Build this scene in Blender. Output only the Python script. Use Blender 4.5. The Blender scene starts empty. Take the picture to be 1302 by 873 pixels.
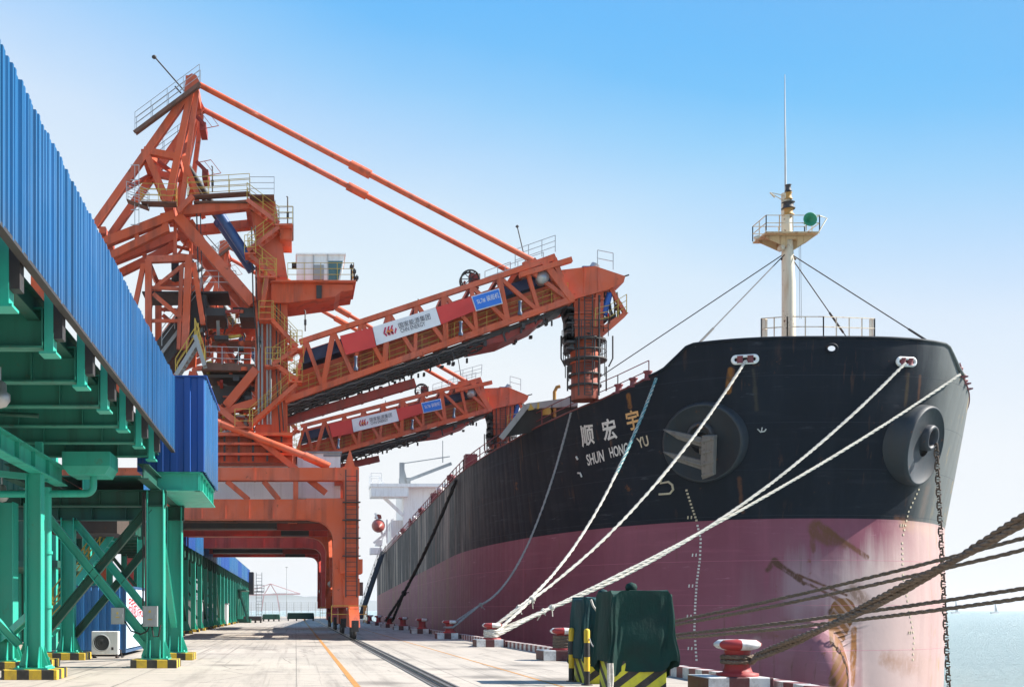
import bpy, bmesh, math, random
from mathutils import Vector, Matrix
from mathutils.bvhtree import BVHTree
R = random.Random(7)
S = bpy.context.scene
COL = S.collection
# ------------------------------------------------------------------ camera, sky, sun, exposure
F, CX, HY, H = 1400.0, 376.0, 775.0, 1.75
cam = bpy.data.cameras.new("camera"); camo = bpy.data.objects.new("camera", cam); COL.objects.link(camo)
camo.location = (0, 0, H); camo.rotation_euler = (math.radians(90), 0, 0)
cam.sensor_width = 36; cam.lens = F/1302*36
cam.shift_x = (651-CX)/1302; cam.shift_y = (HY-436.5)/1302
cam.clip_start = 0.1; cam.clip_end = 60000
S.camera = camo
SUN_AZ, SUN_EL = math.radians(91.5), math.radians(40)
w = bpy.data.worlds.new("World"); S.world = w; w.use_nodes = True
nt = w.node_tree; bg = nt.nodes["Background"]
sky = nt.nodes.new("ShaderNodeTexSky"); sky.sky_type = 'NISHITA'; sky.sun_disc = False
sky.sun_elevation = SUN_EL; sky.sun_rotation = SUN_AZ
sky.air_density = 1.0; sky.dust_density = 0.3; sky.ozone_density = 1.0; sky.altitude = 0
# thin high haze whitens the sky low down; it is deepest blue high up and to the east
tc = nt.nodes.new("ShaderNodeTexCoord"); vd = nt.nodes.new("ShaderNodeVectorMath"); vd.operation = 'DOT_PRODUCT'; vd.inputs[1].default_value = (.26, 0, .98)
nt.links.new(tc.outputs["Generated"], vd.inputs[0])
wn = nt.nodes.new("ShaderNodeTexNoise"); wn.inputs["Scale"].default_value = 1.8; wn.inputs["Detail"].default_value = 4
ws = nt.nodes.new("ShaderNodeMapping"); ws.inputs["Scale"].default_value = (1, 1, 2.2); nt.links.new(tc.outputs["Generated"], ws.inputs[0]); nt.links.new(ws.outputs[0], wn.inputs["Vector"])
wm = nt.nodes.new("ShaderNodeMath"); wm.operation = 'MULTIPLY_ADD'; wm.inputs[1].default_value = .07; nt.links.new(wn.outputs["Fac"], wm.inputs[0]); nt.links.new(vd.outputs["Value"], wm.inputs[2])
of = nt.nodes.new("ShaderNodeMath"); of.operation = 'SUBTRACT'; of.inputs[1].default_value = .035; nt.links.new(wm.outputs[0], of.inputs[0])
cr = nt.nodes.new("ShaderNodeValToRGB"); nt.links.new(of.outputs[0], cr.inputs[0]); e_ = cr.color_ramp.elements
for p_, c_ in ((.10, (.92,.94,.96)), (.26, (.86,.91,.965)), (.36, (.68,.81,.97)), (.406, (.46,.69,.975)), (.445, (.28,.60,.965)), (.485, (.13,.50,.96)), (.51, (.10,.47,.96)), (.65, (.10,.36,.85)), (.95, (.12,.33,.75))):
    k_ = e_.new(p_); k_.color = (*c_, 1)
e_.remove(e_[0]); e_.remove(e_[-1])
gn = nt.nodes.new("ShaderNodeVectorMath"); gn.operation = 'SCALE'; gn.inputs["Scale"].default_value = 1/(.15*2**1.12); nt.links.new(cr.outputs[0], gn.inputs[0])
dk_ = nt.nodes.new("ShaderNodeMix"); dk_.data_type = 'RGBA'; dk_.blend_type = 'DARKEN'; dk_.inputs[0].default_value = 1; dk_.inputs[7].default_value = (2.75, 2.9, 3.0, 1)
nt.links.new(sky.outputs[0], dk_.inputs[6])
mu = nt.nodes.new("ShaderNodeMix"); mu.data_type = 'RGBA'; mu.inputs[0].default_value = .85
nt.links.new(dk_.outputs[2], mu.inputs[6]); nt.links.new(gn.outputs[0], mu.inputs[7]); nt.links.new(mu.outputs[2], bg.inputs[0]); bg.inputs[1].default_value = 0.15
sl = bpy.data.lights.new("sun", 'SUN'); sl.energy = 5.0; sl.angle = math.radians(0.5); sl.color = (1, .95, .87)
so = bpy.data.objects.new("sun", sl); COL.objects.link(so)
sd = Vector((math.sin(SUN_AZ)*math.cos(SUN_EL), math.cos(SUN_AZ)*math.cos(SUN_EL), math.sin(SUN_EL)))
so.rotation_euler = sd.to_track_quat('Z', 'Y').to_euler(); so.location = (60, 40, 80)
S.view_settings.view_transform = 'Standard'; S.view_settings.look = 'None'
S.view_settings.exposure = 1.12; S.view_settings.gamma = 1; S.view_settings.use_curve_mapping = False
S.cycles.use_denoising = True; S.cycles.max_bounces = 6; S.cycles.volume_bounces = 0

# ------------------------------------------------------------------ mesh helpers
def at(x, y, Y):
    return Vector(((x-CX)/F*Y, Y, H+(HY-y)/F*Y))
V = Vector
class MB:
    def __init__(s): s.v = []; s.f = []; s.m = []; s.sm = []
    def add(s, vs, fs, mi=0, smooth=False):
        o = len(s.v); s.v += [Vector(v) for v in vs]
        for f in fs: s.f.append([i+o for i in f]); s.m.append(mi); s.sm.append(smooth)
        return s
    def box(s, a, b, mi=0):
        (x0, y0, z0), (x1, y1, z1) = a, b
        x0, x1 = min(x0, x1), max(x0, x1); y0, y1 = min(y0, y1), max(y0, y1); z0, z1 = min(z0, z1), max(z0, z1)
        return s.add([(x0,y0,z0),(x1,y0,z0),(x1,y1,z0),(x0,y1,z0),(x0,y0,z1),(x1,y0,z1),(x1,y1,z1),(x0,y1,z1)],
              [(0,3,2,1),(4,5,6,7),(0,1,5,4),(1,2,6,5),(2,3,7,6),(3,0,4,7)], mi)
    kb = 0
    def beam(s, p, q, wd, ht, side=(0,1,0), mi=0):
        MB.kb += 1; wd = wd*(1+.005*((MB.kb*7) % 11)); ht = ht*(1+.004*((MB.kb*5) % 7))
        p, q = V(p), V(q); d = (q-p).normalized(); sv = V(side); sv = (sv - d*sv.dot(d))
        if sv.length < 1e-4: sv = d.orthogonal()
        sv.normalize(); u = sv.cross(d)
        a, b = sv*wd/2, u*ht/2
        vs = [p-a-b, p+a-b, p+a+b, p-a+b, q-a-b, q+a-b, q+a+b, q-a+b]
        return s.add(vs, [(3,2,1,0),(4,5,6,7),(0,1,5,4),(1,2,6,5),(2,3,7,6),(3,0,4,7)], mi)
    def ibeam(s, p, q, wd, ht, side=(0,1,0), t=.03, mi=0):
        p, q = V(p), V(q); d = (q-p).normalized(); sv = V(side); sv = (sv-d*sv.dot(d)).normalized(); u = sv.cross(d)
        o = u*(ht/2-t/2)
        s.beam(p+o, q+o, wd, t, sv, mi); s.beam(p-o, q-o, wd, t, sv, mi); s.beam(p, q, t, ht-2*t, sv, mi); return s
    def tube(s, pts, r, n=6, mi=0, smooth=True, caps=True):
        pts = [V(p) for p in pts]; L = len(pts); rr = r if isinstance(r, (list, tuple)) else [r]*L
        d0 = (pts[1]-pts[0]).normalized(); u = d0.orthogonal().normalized(); vs = []
        for i, p in enumerate(pts):
            d = (pts[min(i+1, L-1)]-pts[max(i-1, 0)])
            if d.length < 1e-9: d = d0
            d.normalize(); u = u-d*u.dot(d)
            if u.length < 1e-6: u = d.orthogonal()
            u.normalize(); b = d.cross(u)
            for k in range(n):
                a = 2*math.pi*k/n; vs.append(p+(u*math.cos(a)+b*math.sin(a))*rr[i])
        fs = [(i*n+k, i*n+(k+1) % n, (i+1)*n+(k+1) % n, (i+1)*n+k) for i in range(L-1) for k in range(n)]
        s.add(vs, fs, mi, smooth)
        if caps: s.add(vs[:n], [tuple(range(n))[::-1]], mi); s.add(vs[-n:], [tuple(range(n))], mi)
        return s
    def prism(s, poly, off, mi=0):
        n = len(poly); off = V(off); vs = [V(p) for p in poly]+[V(p)+off for p in poly]
        return s.add(vs, [tuple(range(n)), tuple(range(2*n-1, n-1, -1))]+[(i, i+n, (i+1) % n+n, (i+1) % n) for i in range(n)], mi)
    def lathe(s, prof, c, axis=(0,0,1), n=24, mi=0, smooth=True, mfn=None):
        c = V(c); ax = V(axis).normalized(); u = ax.orthogonal().normalized(); b = ax.cross(u); vs = []
        for r, z in prof:
            for k in range(n):
                a = 2*math.pi*(k+.5)/n; vs.append(c+ax*z+(u*math.cos(a)+b*math.sin(a))*r)
        o = len(s.v); s.v += vs
        for i in range(len(prof)-1):
            for k in range(n):
                s.f.append([o+i*n+k, o+i*n+(k+1) % n, o+(i+1)*n+(k+1) % n, o+(i+1)*n+k]); s.m.append(mfn(k) if mfn else mi); s.sm.append(smooth)
        return s
    def torus(s, c, R_, r, axis=(0,0,1), n=20, k=6, mi=0, sx=1.0, ref=None):
        c = V(c); ax = V(axis).normalized(); u = (V(ref)-ax*V(ref).dot(ax)).normalized() if ref is not None else ax.orthogonal().normalized(); b = ax.cross(u)
        pts = [c+u*math.cos(2*math.pi*i/n)*R_*sx+b*math.sin(2*math.pi*i/n)*R_ for i in range(n+1)]
        return s.tube(pts, r, k, mi, caps=False)
    def rail(s, pts, h=1.05, r=.025, post=1.6, rails=3, up=(0,0,1), mi=0):
        up = V(up); pts = [V(p) for p in pts]
        for a, b in zip(pts[:-1], pts[1:]):
            n = max(1, round((b-a).length/post))
            for i in range(n+1):
                p = a.lerp(b, i/n); s.tube([p, p+up*h], r, 4, mi, False)
            for j in range(rails):
                o = up*h*(j+1)/rails; s.tube([a+o, b+o], r*.85, 4, mi, False)
        return s
    def stair(s, p, q, wd=.8, mi=0, mr=1, r=.025):
        p, q = V(p), V(q); o = V((0, wd, 0)); d = q-p
        for k in (V((0,0,0)), o): s.beam(p+k, q+k, .06, .24, (0,1,0), mi)
        n = max(3, int(abs(d.z)/.25))
        for i in range(n):
            c = p+d*((i+.5)/n); s.box((c.x-.12, c.y, c.z-.02), (c.x+.12, c.y+wd, c.z+.02), mi)
        for k in (V((0,0,0)), o): s.rail([p+k, q+k], 1.0, r, 1.1, 2, mi=mr)
        return s
def obj(name, mb, mats, parent=None, bevel=0):
    me = bpy.data.meshes.new(name); base = V((0,0,0))
    if parent is not None:
        p = parent
        while p is not None: base = base+p.location; p = p.parent
    me.from_pydata([v-base for v in mb.v], [], mb.f)
    if not isinstance(mats, (list, tuple)): mats = [mats]
    for m in mats: me.materials.append(m)
    me.polygons.foreach_set("material_index", mb.m); me.polygons.foreach_set("use_smooth", mb.sm)
    bm = bmesh.new(); bm.from_mesh(me); bmesh.ops.recalc_face_normals(bm, faces=bm.faces); bm.to_mesh(me); bm.free()
    me.update()
    o = bpy.data.objects.new(name, me); COL.objects.link(o)
    if parent is not None: o.parent = parent
    if bevel:
        b = o.modifiers.new("bevel", 'BEVEL'); b.width = bevel; b.segments = 2; b.limit_method = 'ANGLE'
    return o
def tag(o, label, cat, group=None):
    o["label"] = label; o["category"] = cat
    if group: o["group"] = group
    return o
def thing(name, label, cat, loc=(0,0,0), group=None):
    o = bpy.data.objects.new(name, None); COL.objects.link(o); o.location = loc; o.empty_display_size = .3
    return tag(o, label, cat, group)
def struct(name, mb, mats): o = obj(name, mb, mats); o["kind"] = "structure"; return o
def dup(root, loc, label):
    r = root.copy(); COL.objects.link(r); r.location = loc; r["label"] = label
    for ch in list(root.children):
        c = ch.copy(); COL.objects.link(c); c.parent = r
        for g in list(ch.children):
            d = g.copy(); COL.objects.link(d); d.parent = c
    return r
def text_mesh(txt, bold=0.0):
    cu = bpy.data.curves.new("t", 'FONT'); cu.body = txt; cu.size = 1; cu.resolution_u = 3; cu.offset = bold
    o = bpy.data.objects.new("t", cu); COL.objects.link(o); bpy.context.view_layer.update()
    me = o.evaluated_get(bpy.context.evaluated_depsgraph_get()).to_mesh()
    bm = bmesh.new(); bm.from_mesh(me); bpy.data.objects.remove(o)
    bmesh.ops.triangulate(bm, faces=bm.faces)
    vs = [v.co.copy() for v in bm.verts]; fs = [[v.index for v in f.verts] for f in bm.faces]; bm.free()
    x0, x1 = min(v.x for v in vs), max(v.x for v in vs); y0, y1 = min(v.y for v in vs), max(v.y for v in vs)
    return [((v.x-x0)/(x1-x0), (v.y-y0)/(y1-y0)) for v in vs], fs, (x1-x0)/(y1-y0)

# ------------------------------------------------------------------ materials
def newmat(name):
    m = bpy.data.materials.new(name); m.use_nodes = True; t = m.node_tree
    return m, t, t.nodes["Principled BSDF"]
def N(t, typ, ins=None, **kw):
    n = t.nodes.new(typ)
    for k, v in kw.items(): setattr(n, k, v)
    for k, v in (ins or {}).items():
        if isinstance(v, bpy.types.NodeSocket): t.links.new(v, n.inputs[k])
        else: n.inputs[k].default_value = v
    return n
def objco(t): return N(t, "ShaderNodeTexCoord").outputs["Object"]
def mapped(t, co, sc): return N(t, "ShaderNodeMapping", {"Vector": co, "Scale": sc}).outputs[0]
def noise(t, co, scale, detail=5, rough=.6): return N(t, "ShaderNodeTexNoise", {"Vector": co, "Scale": scale, "Detail": detail, "Roughness": rough}).outputs["Fac"]
def ramp(t, fac, a, b): return N(t, "ShaderNodeMapRange", {"Value": fac, "From Min": a, "From Max": b}).outputs[0]
def math_(t, op, a, b=0.0, c=0.0): return N(t, "ShaderNodeMath", {0: a, 1: b, 2: c}, operation=op).outputs[0]
def mix(t, fac, a, b):
    n = N(t, "ShaderNodeMix", data_type='RGBA')
    for k, v in ((0, fac), (6, a), (7, b)):
        if isinstance(v, bpy.types.NodeSocket): t.links.new(v, n.inputs[k])
        else: n.inputs[k].default_value = v if k == 0 else (*v[:3], 1)
    return n.outputs[2]
def bump(t, bs, hgt, dist=.02, strength=.5):
    b = N(t, "ShaderNodeBump", {"Height": hgt, "Distance": dist, "Strength": strength}); t.links.new(b.outputs[0], bs.inputs["Normal"])
RUST = (.13, .045, .015)
def paint(name, c, dirt=.35, rust=.25, rough=.45, fade=.3, metal=0.0, dcol=(.05,.04,.03), sc=1.0, coat=True):
    m, t, bs = newmat(name); co = objco(t)
    n1 = noise(t, co, .55*sc, 6); n2 = noise(t, mapped(t, co, (2.2*sc, 2.2*sc, .22*sc)), 1.0, 5); n3 = noise(t, co, 3.2*sc, 8, .7)
    col = mix(t, math_(t, 'MULTIPLY', ramp(t, n1, .4, .7), fade), c, tuple(min(1, x*.6+.22*max(c)) for x in c))
    col = mix(t, math_(t, 'MULTIPLY', ramp(t, n2, .50, .68), dirt), col, dcol)
    rm = ramp(t, math_(t, 'ADD', n3, math_(t, 'MULTIPLY', n1, .35)), .80, .86)
    col = mix(t, math_(t, 'MULTIPLY', rm, rust*2.2 if rust < .45 else 1.0), col, RUST)
    t.links.new(col, bs.inputs["Base Color"]); bs.inputs["Metallic"].default_value = metal
    t.links.new(math_(t, 'MULTIPLY_ADD', n3, .35, rough-.1), bs.inputs["Roughness"])
    bump(t, bs, n3, .01, .25)
    return m
def plain(name, c, rough=.5, metal=0.0, var=.25, sc=2.0):
    m, t, bs = newmat(name); co = objco(t); n = noise(t, co, sc, 5)
    t.links.new(mix(t, math_(t, 'MULTIPLY', ramp(t, n, .35, .7), var), c, tuple(x*.45 for x in c)), bs.inputs["Base Color"])
    bs.inputs["Roughness"].default_value = rough; bs.inputs["Metallic"].default_value = metal
    return m
def stripes(name, c1, c2, vec, period, duty=.5, rough=.6, dirt=.3):
    m, t, bs = newmat(name); co = objco(t)
    d = N(t, "ShaderNodeVectorMath", {0: co, 1: vec}, operation='DOT_PRODUCT').outputs["Value"]
    fr = math_(t, 'FRACT', math_(t, 'MULTIPLY', d, 1/period))
    k = math_(t, 'GREATER_THAN', fr, duty)
    n = noise(t, co, 5, 6, .7)
    col = mix(t, k, c1, c2); col = mix(t, math_(t, 'MULTIPLY', ramp(t, n, .45, .75), dirt*1.6), col, (.12,.10,.08))
    t.links.new(col, bs.inputs["Base Color"]); bs.inputs["Roughness"].default_value = rough
    bump(t, bs, n, .01, .3)
    return m
M = {}
ORANGE = (.58, .090, .023); REDO = (.48, .036, .024)
M['orange'] = paint("orange_paint", ORANGE, .50, .36, .55, .45, dcol=(.10,.035,.02), sc=.7)
M['red_orange'] = paint("red_orange_paint", REDO, .5, .3, .5, .4, dcol=(.10,.02,.015), sc=.7)
M['deep_red'] = paint("deep_red_paint", (.30,.03,.02), .4, .2, .5, .2)
M['green'] = paint("green_paint", (.022,.41,.30), .34, .10, .42, .35, dcol=(.012,.03,.022))
M['dgreen'] = paint("dark_and_shaded_green", (.007,.085,.058), .6, .1, .5, .3, dcol=(.01,.015,.012))  # shade put into the green's colour; also used for dark green covers
def sheet(name, c, along):
    m, t, bs = newmat(name); co = objco(t); sp = N(t, "ShaderNodeSeparateXYZ", {0: co})
    pn = N(t, "ShaderNodeTexWhiteNoise", {"W": math_(t, 'FLOOR', math_(t, 'MULTIPLY', sp.outputs[along], 1/.84))}, noise_dimensions='1D').outputs["Value"]
    st = noise(t, mapped(t, co, (5, 5, .12)), 1.0, 5, .65); n3 = noise(t, co, 2.5, 7, .7); lg = noise(t, co, .35, 4)
    rib_shade = N(t, "ShaderNodeTexWhiteNoise", {"W": math_(t, 'FLOOR', math_(t, 'MULTIPLY', sp.outputs[along], 1/.165))}, noise_dimensions='1D').outputs["Value"]
    col = mix(t, math_(t, 'MULTIPLY', pn, .55), c, tuple(x*1.25+.02 for x in c))
    col = mix(t, math_(t, 'MULTIPLY', ramp(t, st, .42, .75), .55), col, tuple(x*.42 for x in c))
    col = mix(t, math_(t, 'MULTIPLY', ramp(t, lg, .5, .75), .35), col, tuple(min(1, x*1.1+.06) for x in c))
    col = mix(t, math_(t, 'MULTIPLY', ramp(t, n3, .66, .76), .4), col, (.03,.05,.09))
    col = mix(t, math_(t, 'MULTIPLY', ramp(t, rib_shade, .55, 1.0), .45), col, tuple(x*.4 for x in c))  # some ribs darkened, putting the shade of their angles into the colour
    lap = math_(t, 'LESS_THAN', math_(t, 'FRACT', math_(t, 'MULTIPLY', sp.outputs[along], 1/.84)), .045)
    low = N(t, "ShaderNodeMapRange", {"Value": math_(t, 'ADD', sp.outputs[2], math_(t, 'MULTIPLY', st, .9)), "From Min": 7.6, "From Max": 6.6}).outputs[0]
    col = mix(t, math_(t, 'MULTIPLY', lap, .6), col, tuple(x*.3 for x in c)); col = mix(t, math_(t, 'MULTIPLY', low, .45), col, (.05,.075,.11))
    t.links.new(col, bs.inputs["Base Color"]); t.links.new(math_(t, 'MULTIPLY_ADD', n3, .3, .25), bs.inputs["Roughness"]); bump(t, bs, lg, .03, .3); return m
M['mgreen'] = paint("shaded_beam_green", (.014,.20,.14), .55, .12, .5, .3, dcol=(.008,.03,.022))  # the green darkened to hold the shade beneath the gallery deck
M['blue'] = sheet("blue_sheet_paint", (.005,.105,.275), 1)
M['yellow'] = paint("yellow_paint", (.50,.34,.05), .3, .15, .5, .2)
M['white'] = paint("white_paint", (.86,.86,.85), .22, .05, .4, .1, dcol=(.25,.17,.10))
M['mast'] = paint("mast_white_paint", (.68,.61,.47), .65, .6, .45, .1, dcol=(.42,.22,.07))
M['grey'] = paint("grey_paint", (.30,.32,.33), .3, .12, .5, .2)
M['dark'] = paint("dark_steel", (.035,.033,.034), .4, .3, .55, .3, dcol=(.06,.035,.02))
M['cylblue'] = paint("blue_cylinder_paint", (.02,.085,.26), .3, .02, .35, .2)
M['signred'] = plain("red_sign", (.60,.035,.028), .45, var=.12)
M['signwhite'] = plain("white_sign", (.72,.73,.76), .45, var=.1)
M['signblue'] = plain("blue_sign", (.015,.16,.62), .4, var=.1)
M['ink'] = plain("black_ink", (.03,.03,.05), .5, var=.1)
M['magenta'] = plain("logo_red", (.45,.01,.07), .5, var=.05)
M['gold'] = plain("logo_orange", (.72,.22,.05), .5, var=.05)
M['galv'] = plain("galvanised_steel", (.45,.46,.46), .45, .6, .3)
M['rubber'] = plain("rubber", (.02,.02,.02), .8)
M['rubberblue'] = plain("blue_box_side", (.02,.11,.34), .5)
M['glass'] = None
m, t, bs = newmat("glass"); bs.inputs["Base Color"].default_value = (.02,.11,.13,1); bs.inputs["Roughness"].default_value = .06; bs.inputs["Specular IOR Level"].default_value = .8; M['glass'] = m
M['hazard'] = stripes("hazard_stripes", (.60,.58,.03), (.02,.02,.02), (.75,.75,-1.0), .42, .55)
M['postband'] = stripes("post_bands", (.02,.02,.02), (.75,.48,.02), (0,0,1), .66, .5, dirt=.15)
M['plinth'] = stripes("plinth_blocks", (.62,.42,.03), (.025,.025,.022), (1,1,0), .62, .5)
M['kerb'] = stripes("kerb_stripes", (.62,.60,.58), (.20,.045,.045), (0,1,0), .9, .5, dirt=.5)
M['bolplinth'] = stripes("bollard_plinth_blocks", (.62,.62,.61), (.09,.02,.022), (1,0,0), .84, .5, dirt=.4)
M['bolred'] = paint("bollard_red", (.33,.022,.022), .5, .6, .55, .35, sc=1.6)
M['bolwhite'] = paint("bollard_white", (.66,.65,.63), .5, .6, .55, .1, sc=1.6, dcol=(.2,.15,.12))
M['rail_steel'] = plain("rail_steel", (.30,.28,.26), .4, .7, .4)
M['channel'] = plain("rail_channel", (.045,.042,.04), .8)
M['lineorange'] = plain("line_orange", (.52,.24,.06), .8, var=.6, sc=3)
# sacks of concrete: quay ground
m, t, bs = newmat("quay_concrete"); co = objco(t)
a = noise(t, co, .12, 7, .65); b = noise(t, mapped(t, co, (1.6, .12, 1)), 1.0, 6, .65); c = noise(t, co, 1.7, 9, .72)
d = noise(t, co, .5, 4, .5)
col = mix(t, ramp(t, a, .35, .7), (.47,.41,.345), (.385,.34,.29))
col = mix(t, math_(t, 'MULTIPLY', ramp(t, b, .50, .74), .7), col, (.19,.17,.145))
col = mix(t, math_(t, 'MULTIPLY', ramp(t, c, .53, .70), .55), col, (.22,.19,.16))
col = mix(t, math_(t, 'MULTIPLY', ramp(t, d, .64, .70), .5), col, (.17,.155,.145))
sx = N(t, "ShaderNodeSeparateXYZ", {0: co})
def joint(o, per, wd):
    fr = math_(t, 'FRACT', math_(t, 'MULTIPLY', math_(t, 'ADD', sx.outputs[o], math_(t, 'MULTIPLY', math_(t, 'SUBTRACT', c, .5), .05)), 1/per)); return math_(t, 'LESS_THAN', fr, wd/per)
cell = N(t, "ShaderNodeTexWhiteNoise", {"Vector": N(t, "ShaderNodeVectorMath", {0: mapped(t, co, (1/4.2, 1/5.0, 0))}, operation='FLOOR').outputs[0]}, noise_dimensions='2D').outputs["Value"]
col = mix(t, math_(t, 'MULTIPLY', cell, .30), col, (.25,.225,.195))
ty = noise(t, mapped(t, co, (5.5, .035, 1)), 1.0, 4, .6); ty2 = noise(t, mapped(t, co, (.35, .05, 1)), 1.0, 3)
col = mix(t, math_(t, 'MULTIPLY', math_(t, 'MULTIPLY', ramp(t, ty, .54, .64), ramp(t, ty2, .42, .58)), .55), col, (.10,.09,.08))
oil = N(t, "ShaderNodeTexVoronoi", {"Vector": N(t, "ShaderNodeVectorMath", {0: co, 1: N(t, "ShaderNodeTexNoise", {"Vector": co, "Scale": 1.6, "Detail": 4}).outputs["Color"]}, operation='ADD').outputs[0], "Scale": .28}).outputs["Distance"]
col = mix(t, math_(t, 'MULTIPLY', N(t, "ShaderNodeMapRange", {"Value": oil, "From Min": .30, "From Max": .10}).outputs[0], .6), col, (.09,.08,.07))
jn = math_(t, 'MAXIMUM', joint(0, 4.2, .035), joint(1, 5.0, .05))
col = mix(t, math_(t, 'MULTIPLY', jn, .55), col, (.08,.075,.07))
vr = N(t, "ShaderNodeTexVoronoi", {"Vector": N(t, "ShaderNodeMixRGB", {0: .12, 1: co, 2: N(t, "ShaderNodeTexNoise", {"Vector": co, "Scale": .9, "Detail": 5}).outputs["Color"]}).outputs[0], "Scale": .3}, feature='DISTANCE_TO_EDGE').outputs["Distance"]
col = mix(t, math_(t, 'MULTIPLY', math_(t, 'LESS_THAN', vr, .006), .5), col, (.10,.09,.08))
t.links.new(col, bs.inputs["Base Color"]); bs.inputs["Roughness"].default_value = .85; bump(t, bs, c, .02, .4)
M['concrete'] = m
# sea
m, t, bs = newmat("sea_water"); co = objco(t)
bs.inputs["Base Color"].default_value = (.32,.46,.46,1); bs.inputs["Roughness"].default_value = .22; bs.inputs["IOR"].default_value = 1.33
h1 = noise(t, mapped(t, co, (.35, .8, 1)), 1.0, 7, .7); h2 = noise(t, mapped(t, co, (.05, .09, 1)), 1.0, 3)
bump(t, bs, math_(t, 'ADD', h1, h2), 2.2, 1.0); M['water'] = m
m, t, bs = newmat("hill_scrub"); co = objco(t); n = noise(t, co, .01, 8, .7)
t.links.new(mix(t, n, (.05,.08,.06), (.14,.15,.12)), bs.inputs["Base Color"]); bs.inputs["Roughness"].default_value = 1; M['hill'] = m
def ropemat(name, c, c2, sc=22):
    m, t, bs = newmat(name); co = objco(t); n = noise(t, co, sc, 4); n2 = noise(t, co, 1.3, 4)
    col = mix(t, ramp(t, n, .3, .7), c, c2); col = mix(t, math_(t, 'MULTIPLY', ramp(t, n2, .5, .75), .4), col, tuple(x*.5 for x in c2))
    t.links.new(col, bs.inputs["Base Color"]); bs.inputs["Roughness"].default_value = .9; bump(t, bs, n, .01, .6); return m
M['ropewhite'] = ropemat("white_rope", (.68,.65,.58), (.42,.39,.33))
M['ropebrown'] = ropemat("brown_rope", (.19,.14,.10), (.085,.06,.045))
M['ropegrey'] = ropemat("grey_rope", (.34,.34,.34), (.17,.17,.18))
M['ropeteal'] = ropemat("teal_rope", (.10,.30,.32), (.05,.17,.20))
M['ropeblack'] = ropemat("black_rope", (.035,.033,.03), (.015,.015,.015))
def tarp(name, c):
    m, t, bs = newmat(name); co = objco(t); n = noise(t, co, 2.2, 6, .6); f = noise(t, co, 14, 4)
    col = mix(t, ramp(t, n, .35, .7), c, tuple(x*.55+.006 for x in c)); col = mix(t, math_(t, 'MULTIPLY', ramp(t, f, .6, .75), .3), col, (.03,.045,.04))
    t.links.new(col, bs.inputs["Base Color"]); bs.inputs['Specular IOR Level'].default_value = .25; bs.inputs["Roughness"].default_value = .78; cz = math_(t, 'ABSOLUTE', math_(t, 'SUBTRACT', noise(t, mapped(t, co, (5, 5, 2.2)), 1.0, 4, .6), .5)); bump(t, bs, math_(t, 'ADD', math_(t, 'ADD', n, math_(t, 'MULTIPLY', cz, -.9)), math_(t, 'MULTIPLY', f, .08)), .06, .5); return m
M['tarpgreen'] = tarp("green_tarpaulin", (.004,.040,.032)); M['tarpteal'] = tarp("teal_tarpaulin", (.006,.050,.055))
# ------------------------------------------------------------------ the setting: quay, water, far shore
EDGE = 10.3; WATER = -3.6; QEND = 300.0
q = MB(); q.box((-260, -40, -6), (EDGE, QEND, 0)); struct("quay_ground", q, M['concrete'])
q = MB(); q.add([(-20000,-200,WATER),(20000,-200,WATER),(20000,22000,WATER),(-20000,22000,WATER)], [(0,1,2,3)]); struct("sea_water", q, M['water'])
q = MB(); q.box((1.33, -5, .001), (1.48, 250, .004)); q.box((6.05, -5, .001), (6.13, 250, .004)); struct("painted_line", q, M['lineorange'])
q = MB(); q.box((3.17, -5, .001), (3.65, 290, .004), 0)
for x in (3.41,): q.box((x-.035, -5, .004), (x+.035, 290, .06), 1); q.box((x-.08, -5, .004), (x+.08, 290, .015), 1)
for x in (3.15, 3.67): q.box((x-.03, -5, .001), (x+.03, 290, .02), 1)
struct("crane_rail", q, [M['channel'], M['rail_steel']])
q = MB(); q.box((-14.45, 5, .001), (-13.95, 290, .004), 0); q.box((-14.235, 5, .004), (-14.165, 290, .06), 1); struct("crane_rail", q, [M['channel'], M['rail_steel']])
# kerb along the quay edge, in cast lengths
q = MB(); y = 4.0
while y < 280:
    q.box((EDGE-.34, y, .0), (EDGE-.004, y+4.46, .28+R.uniform(-.01, .012))); y += 4.5
struct("quay_kerb", q, M['kerb'])
def ridge(name, pts, Y, dep):
    q = MB(); n = 90; top = []
    for i in range(n+1):
        f = i/n; x = pts[0][0]+(pts[-1][0]-pts[0][0])*f; z = 0
        for (a, za), (b, zb) in zip(pts[:-1], pts[1:]):
            if a <= x <= b: z = za+(zb-za)*(x-a)/(b-a)
        top.append((x, z*(1+.06*math.sin(i*1.7)+.05*math.sin(i*.63))))
    vs = []
    for x, z in top: vs += [(x, Y-dep, WATER-.5), (x, Y-dep*.4, max(WATER, z*.6)), (x, Y, max(WATER, z)), (x, Y+dep, WATER-.5)]
    q.add(vs, [(i*4+k, i*4+k+1, i*4+k+5, i*4+k+4) for i in range(n) for k in range(3)], 0, True)
    return struct(name, q, M['hill'])
ridge("far_shore_hill", [(-6000, 60), (-2400, 170), (-900, 140), (-200, 165), (200, 140), (700, 100), (1350, 60), (2300, 15)], 11000, 900)

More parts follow.
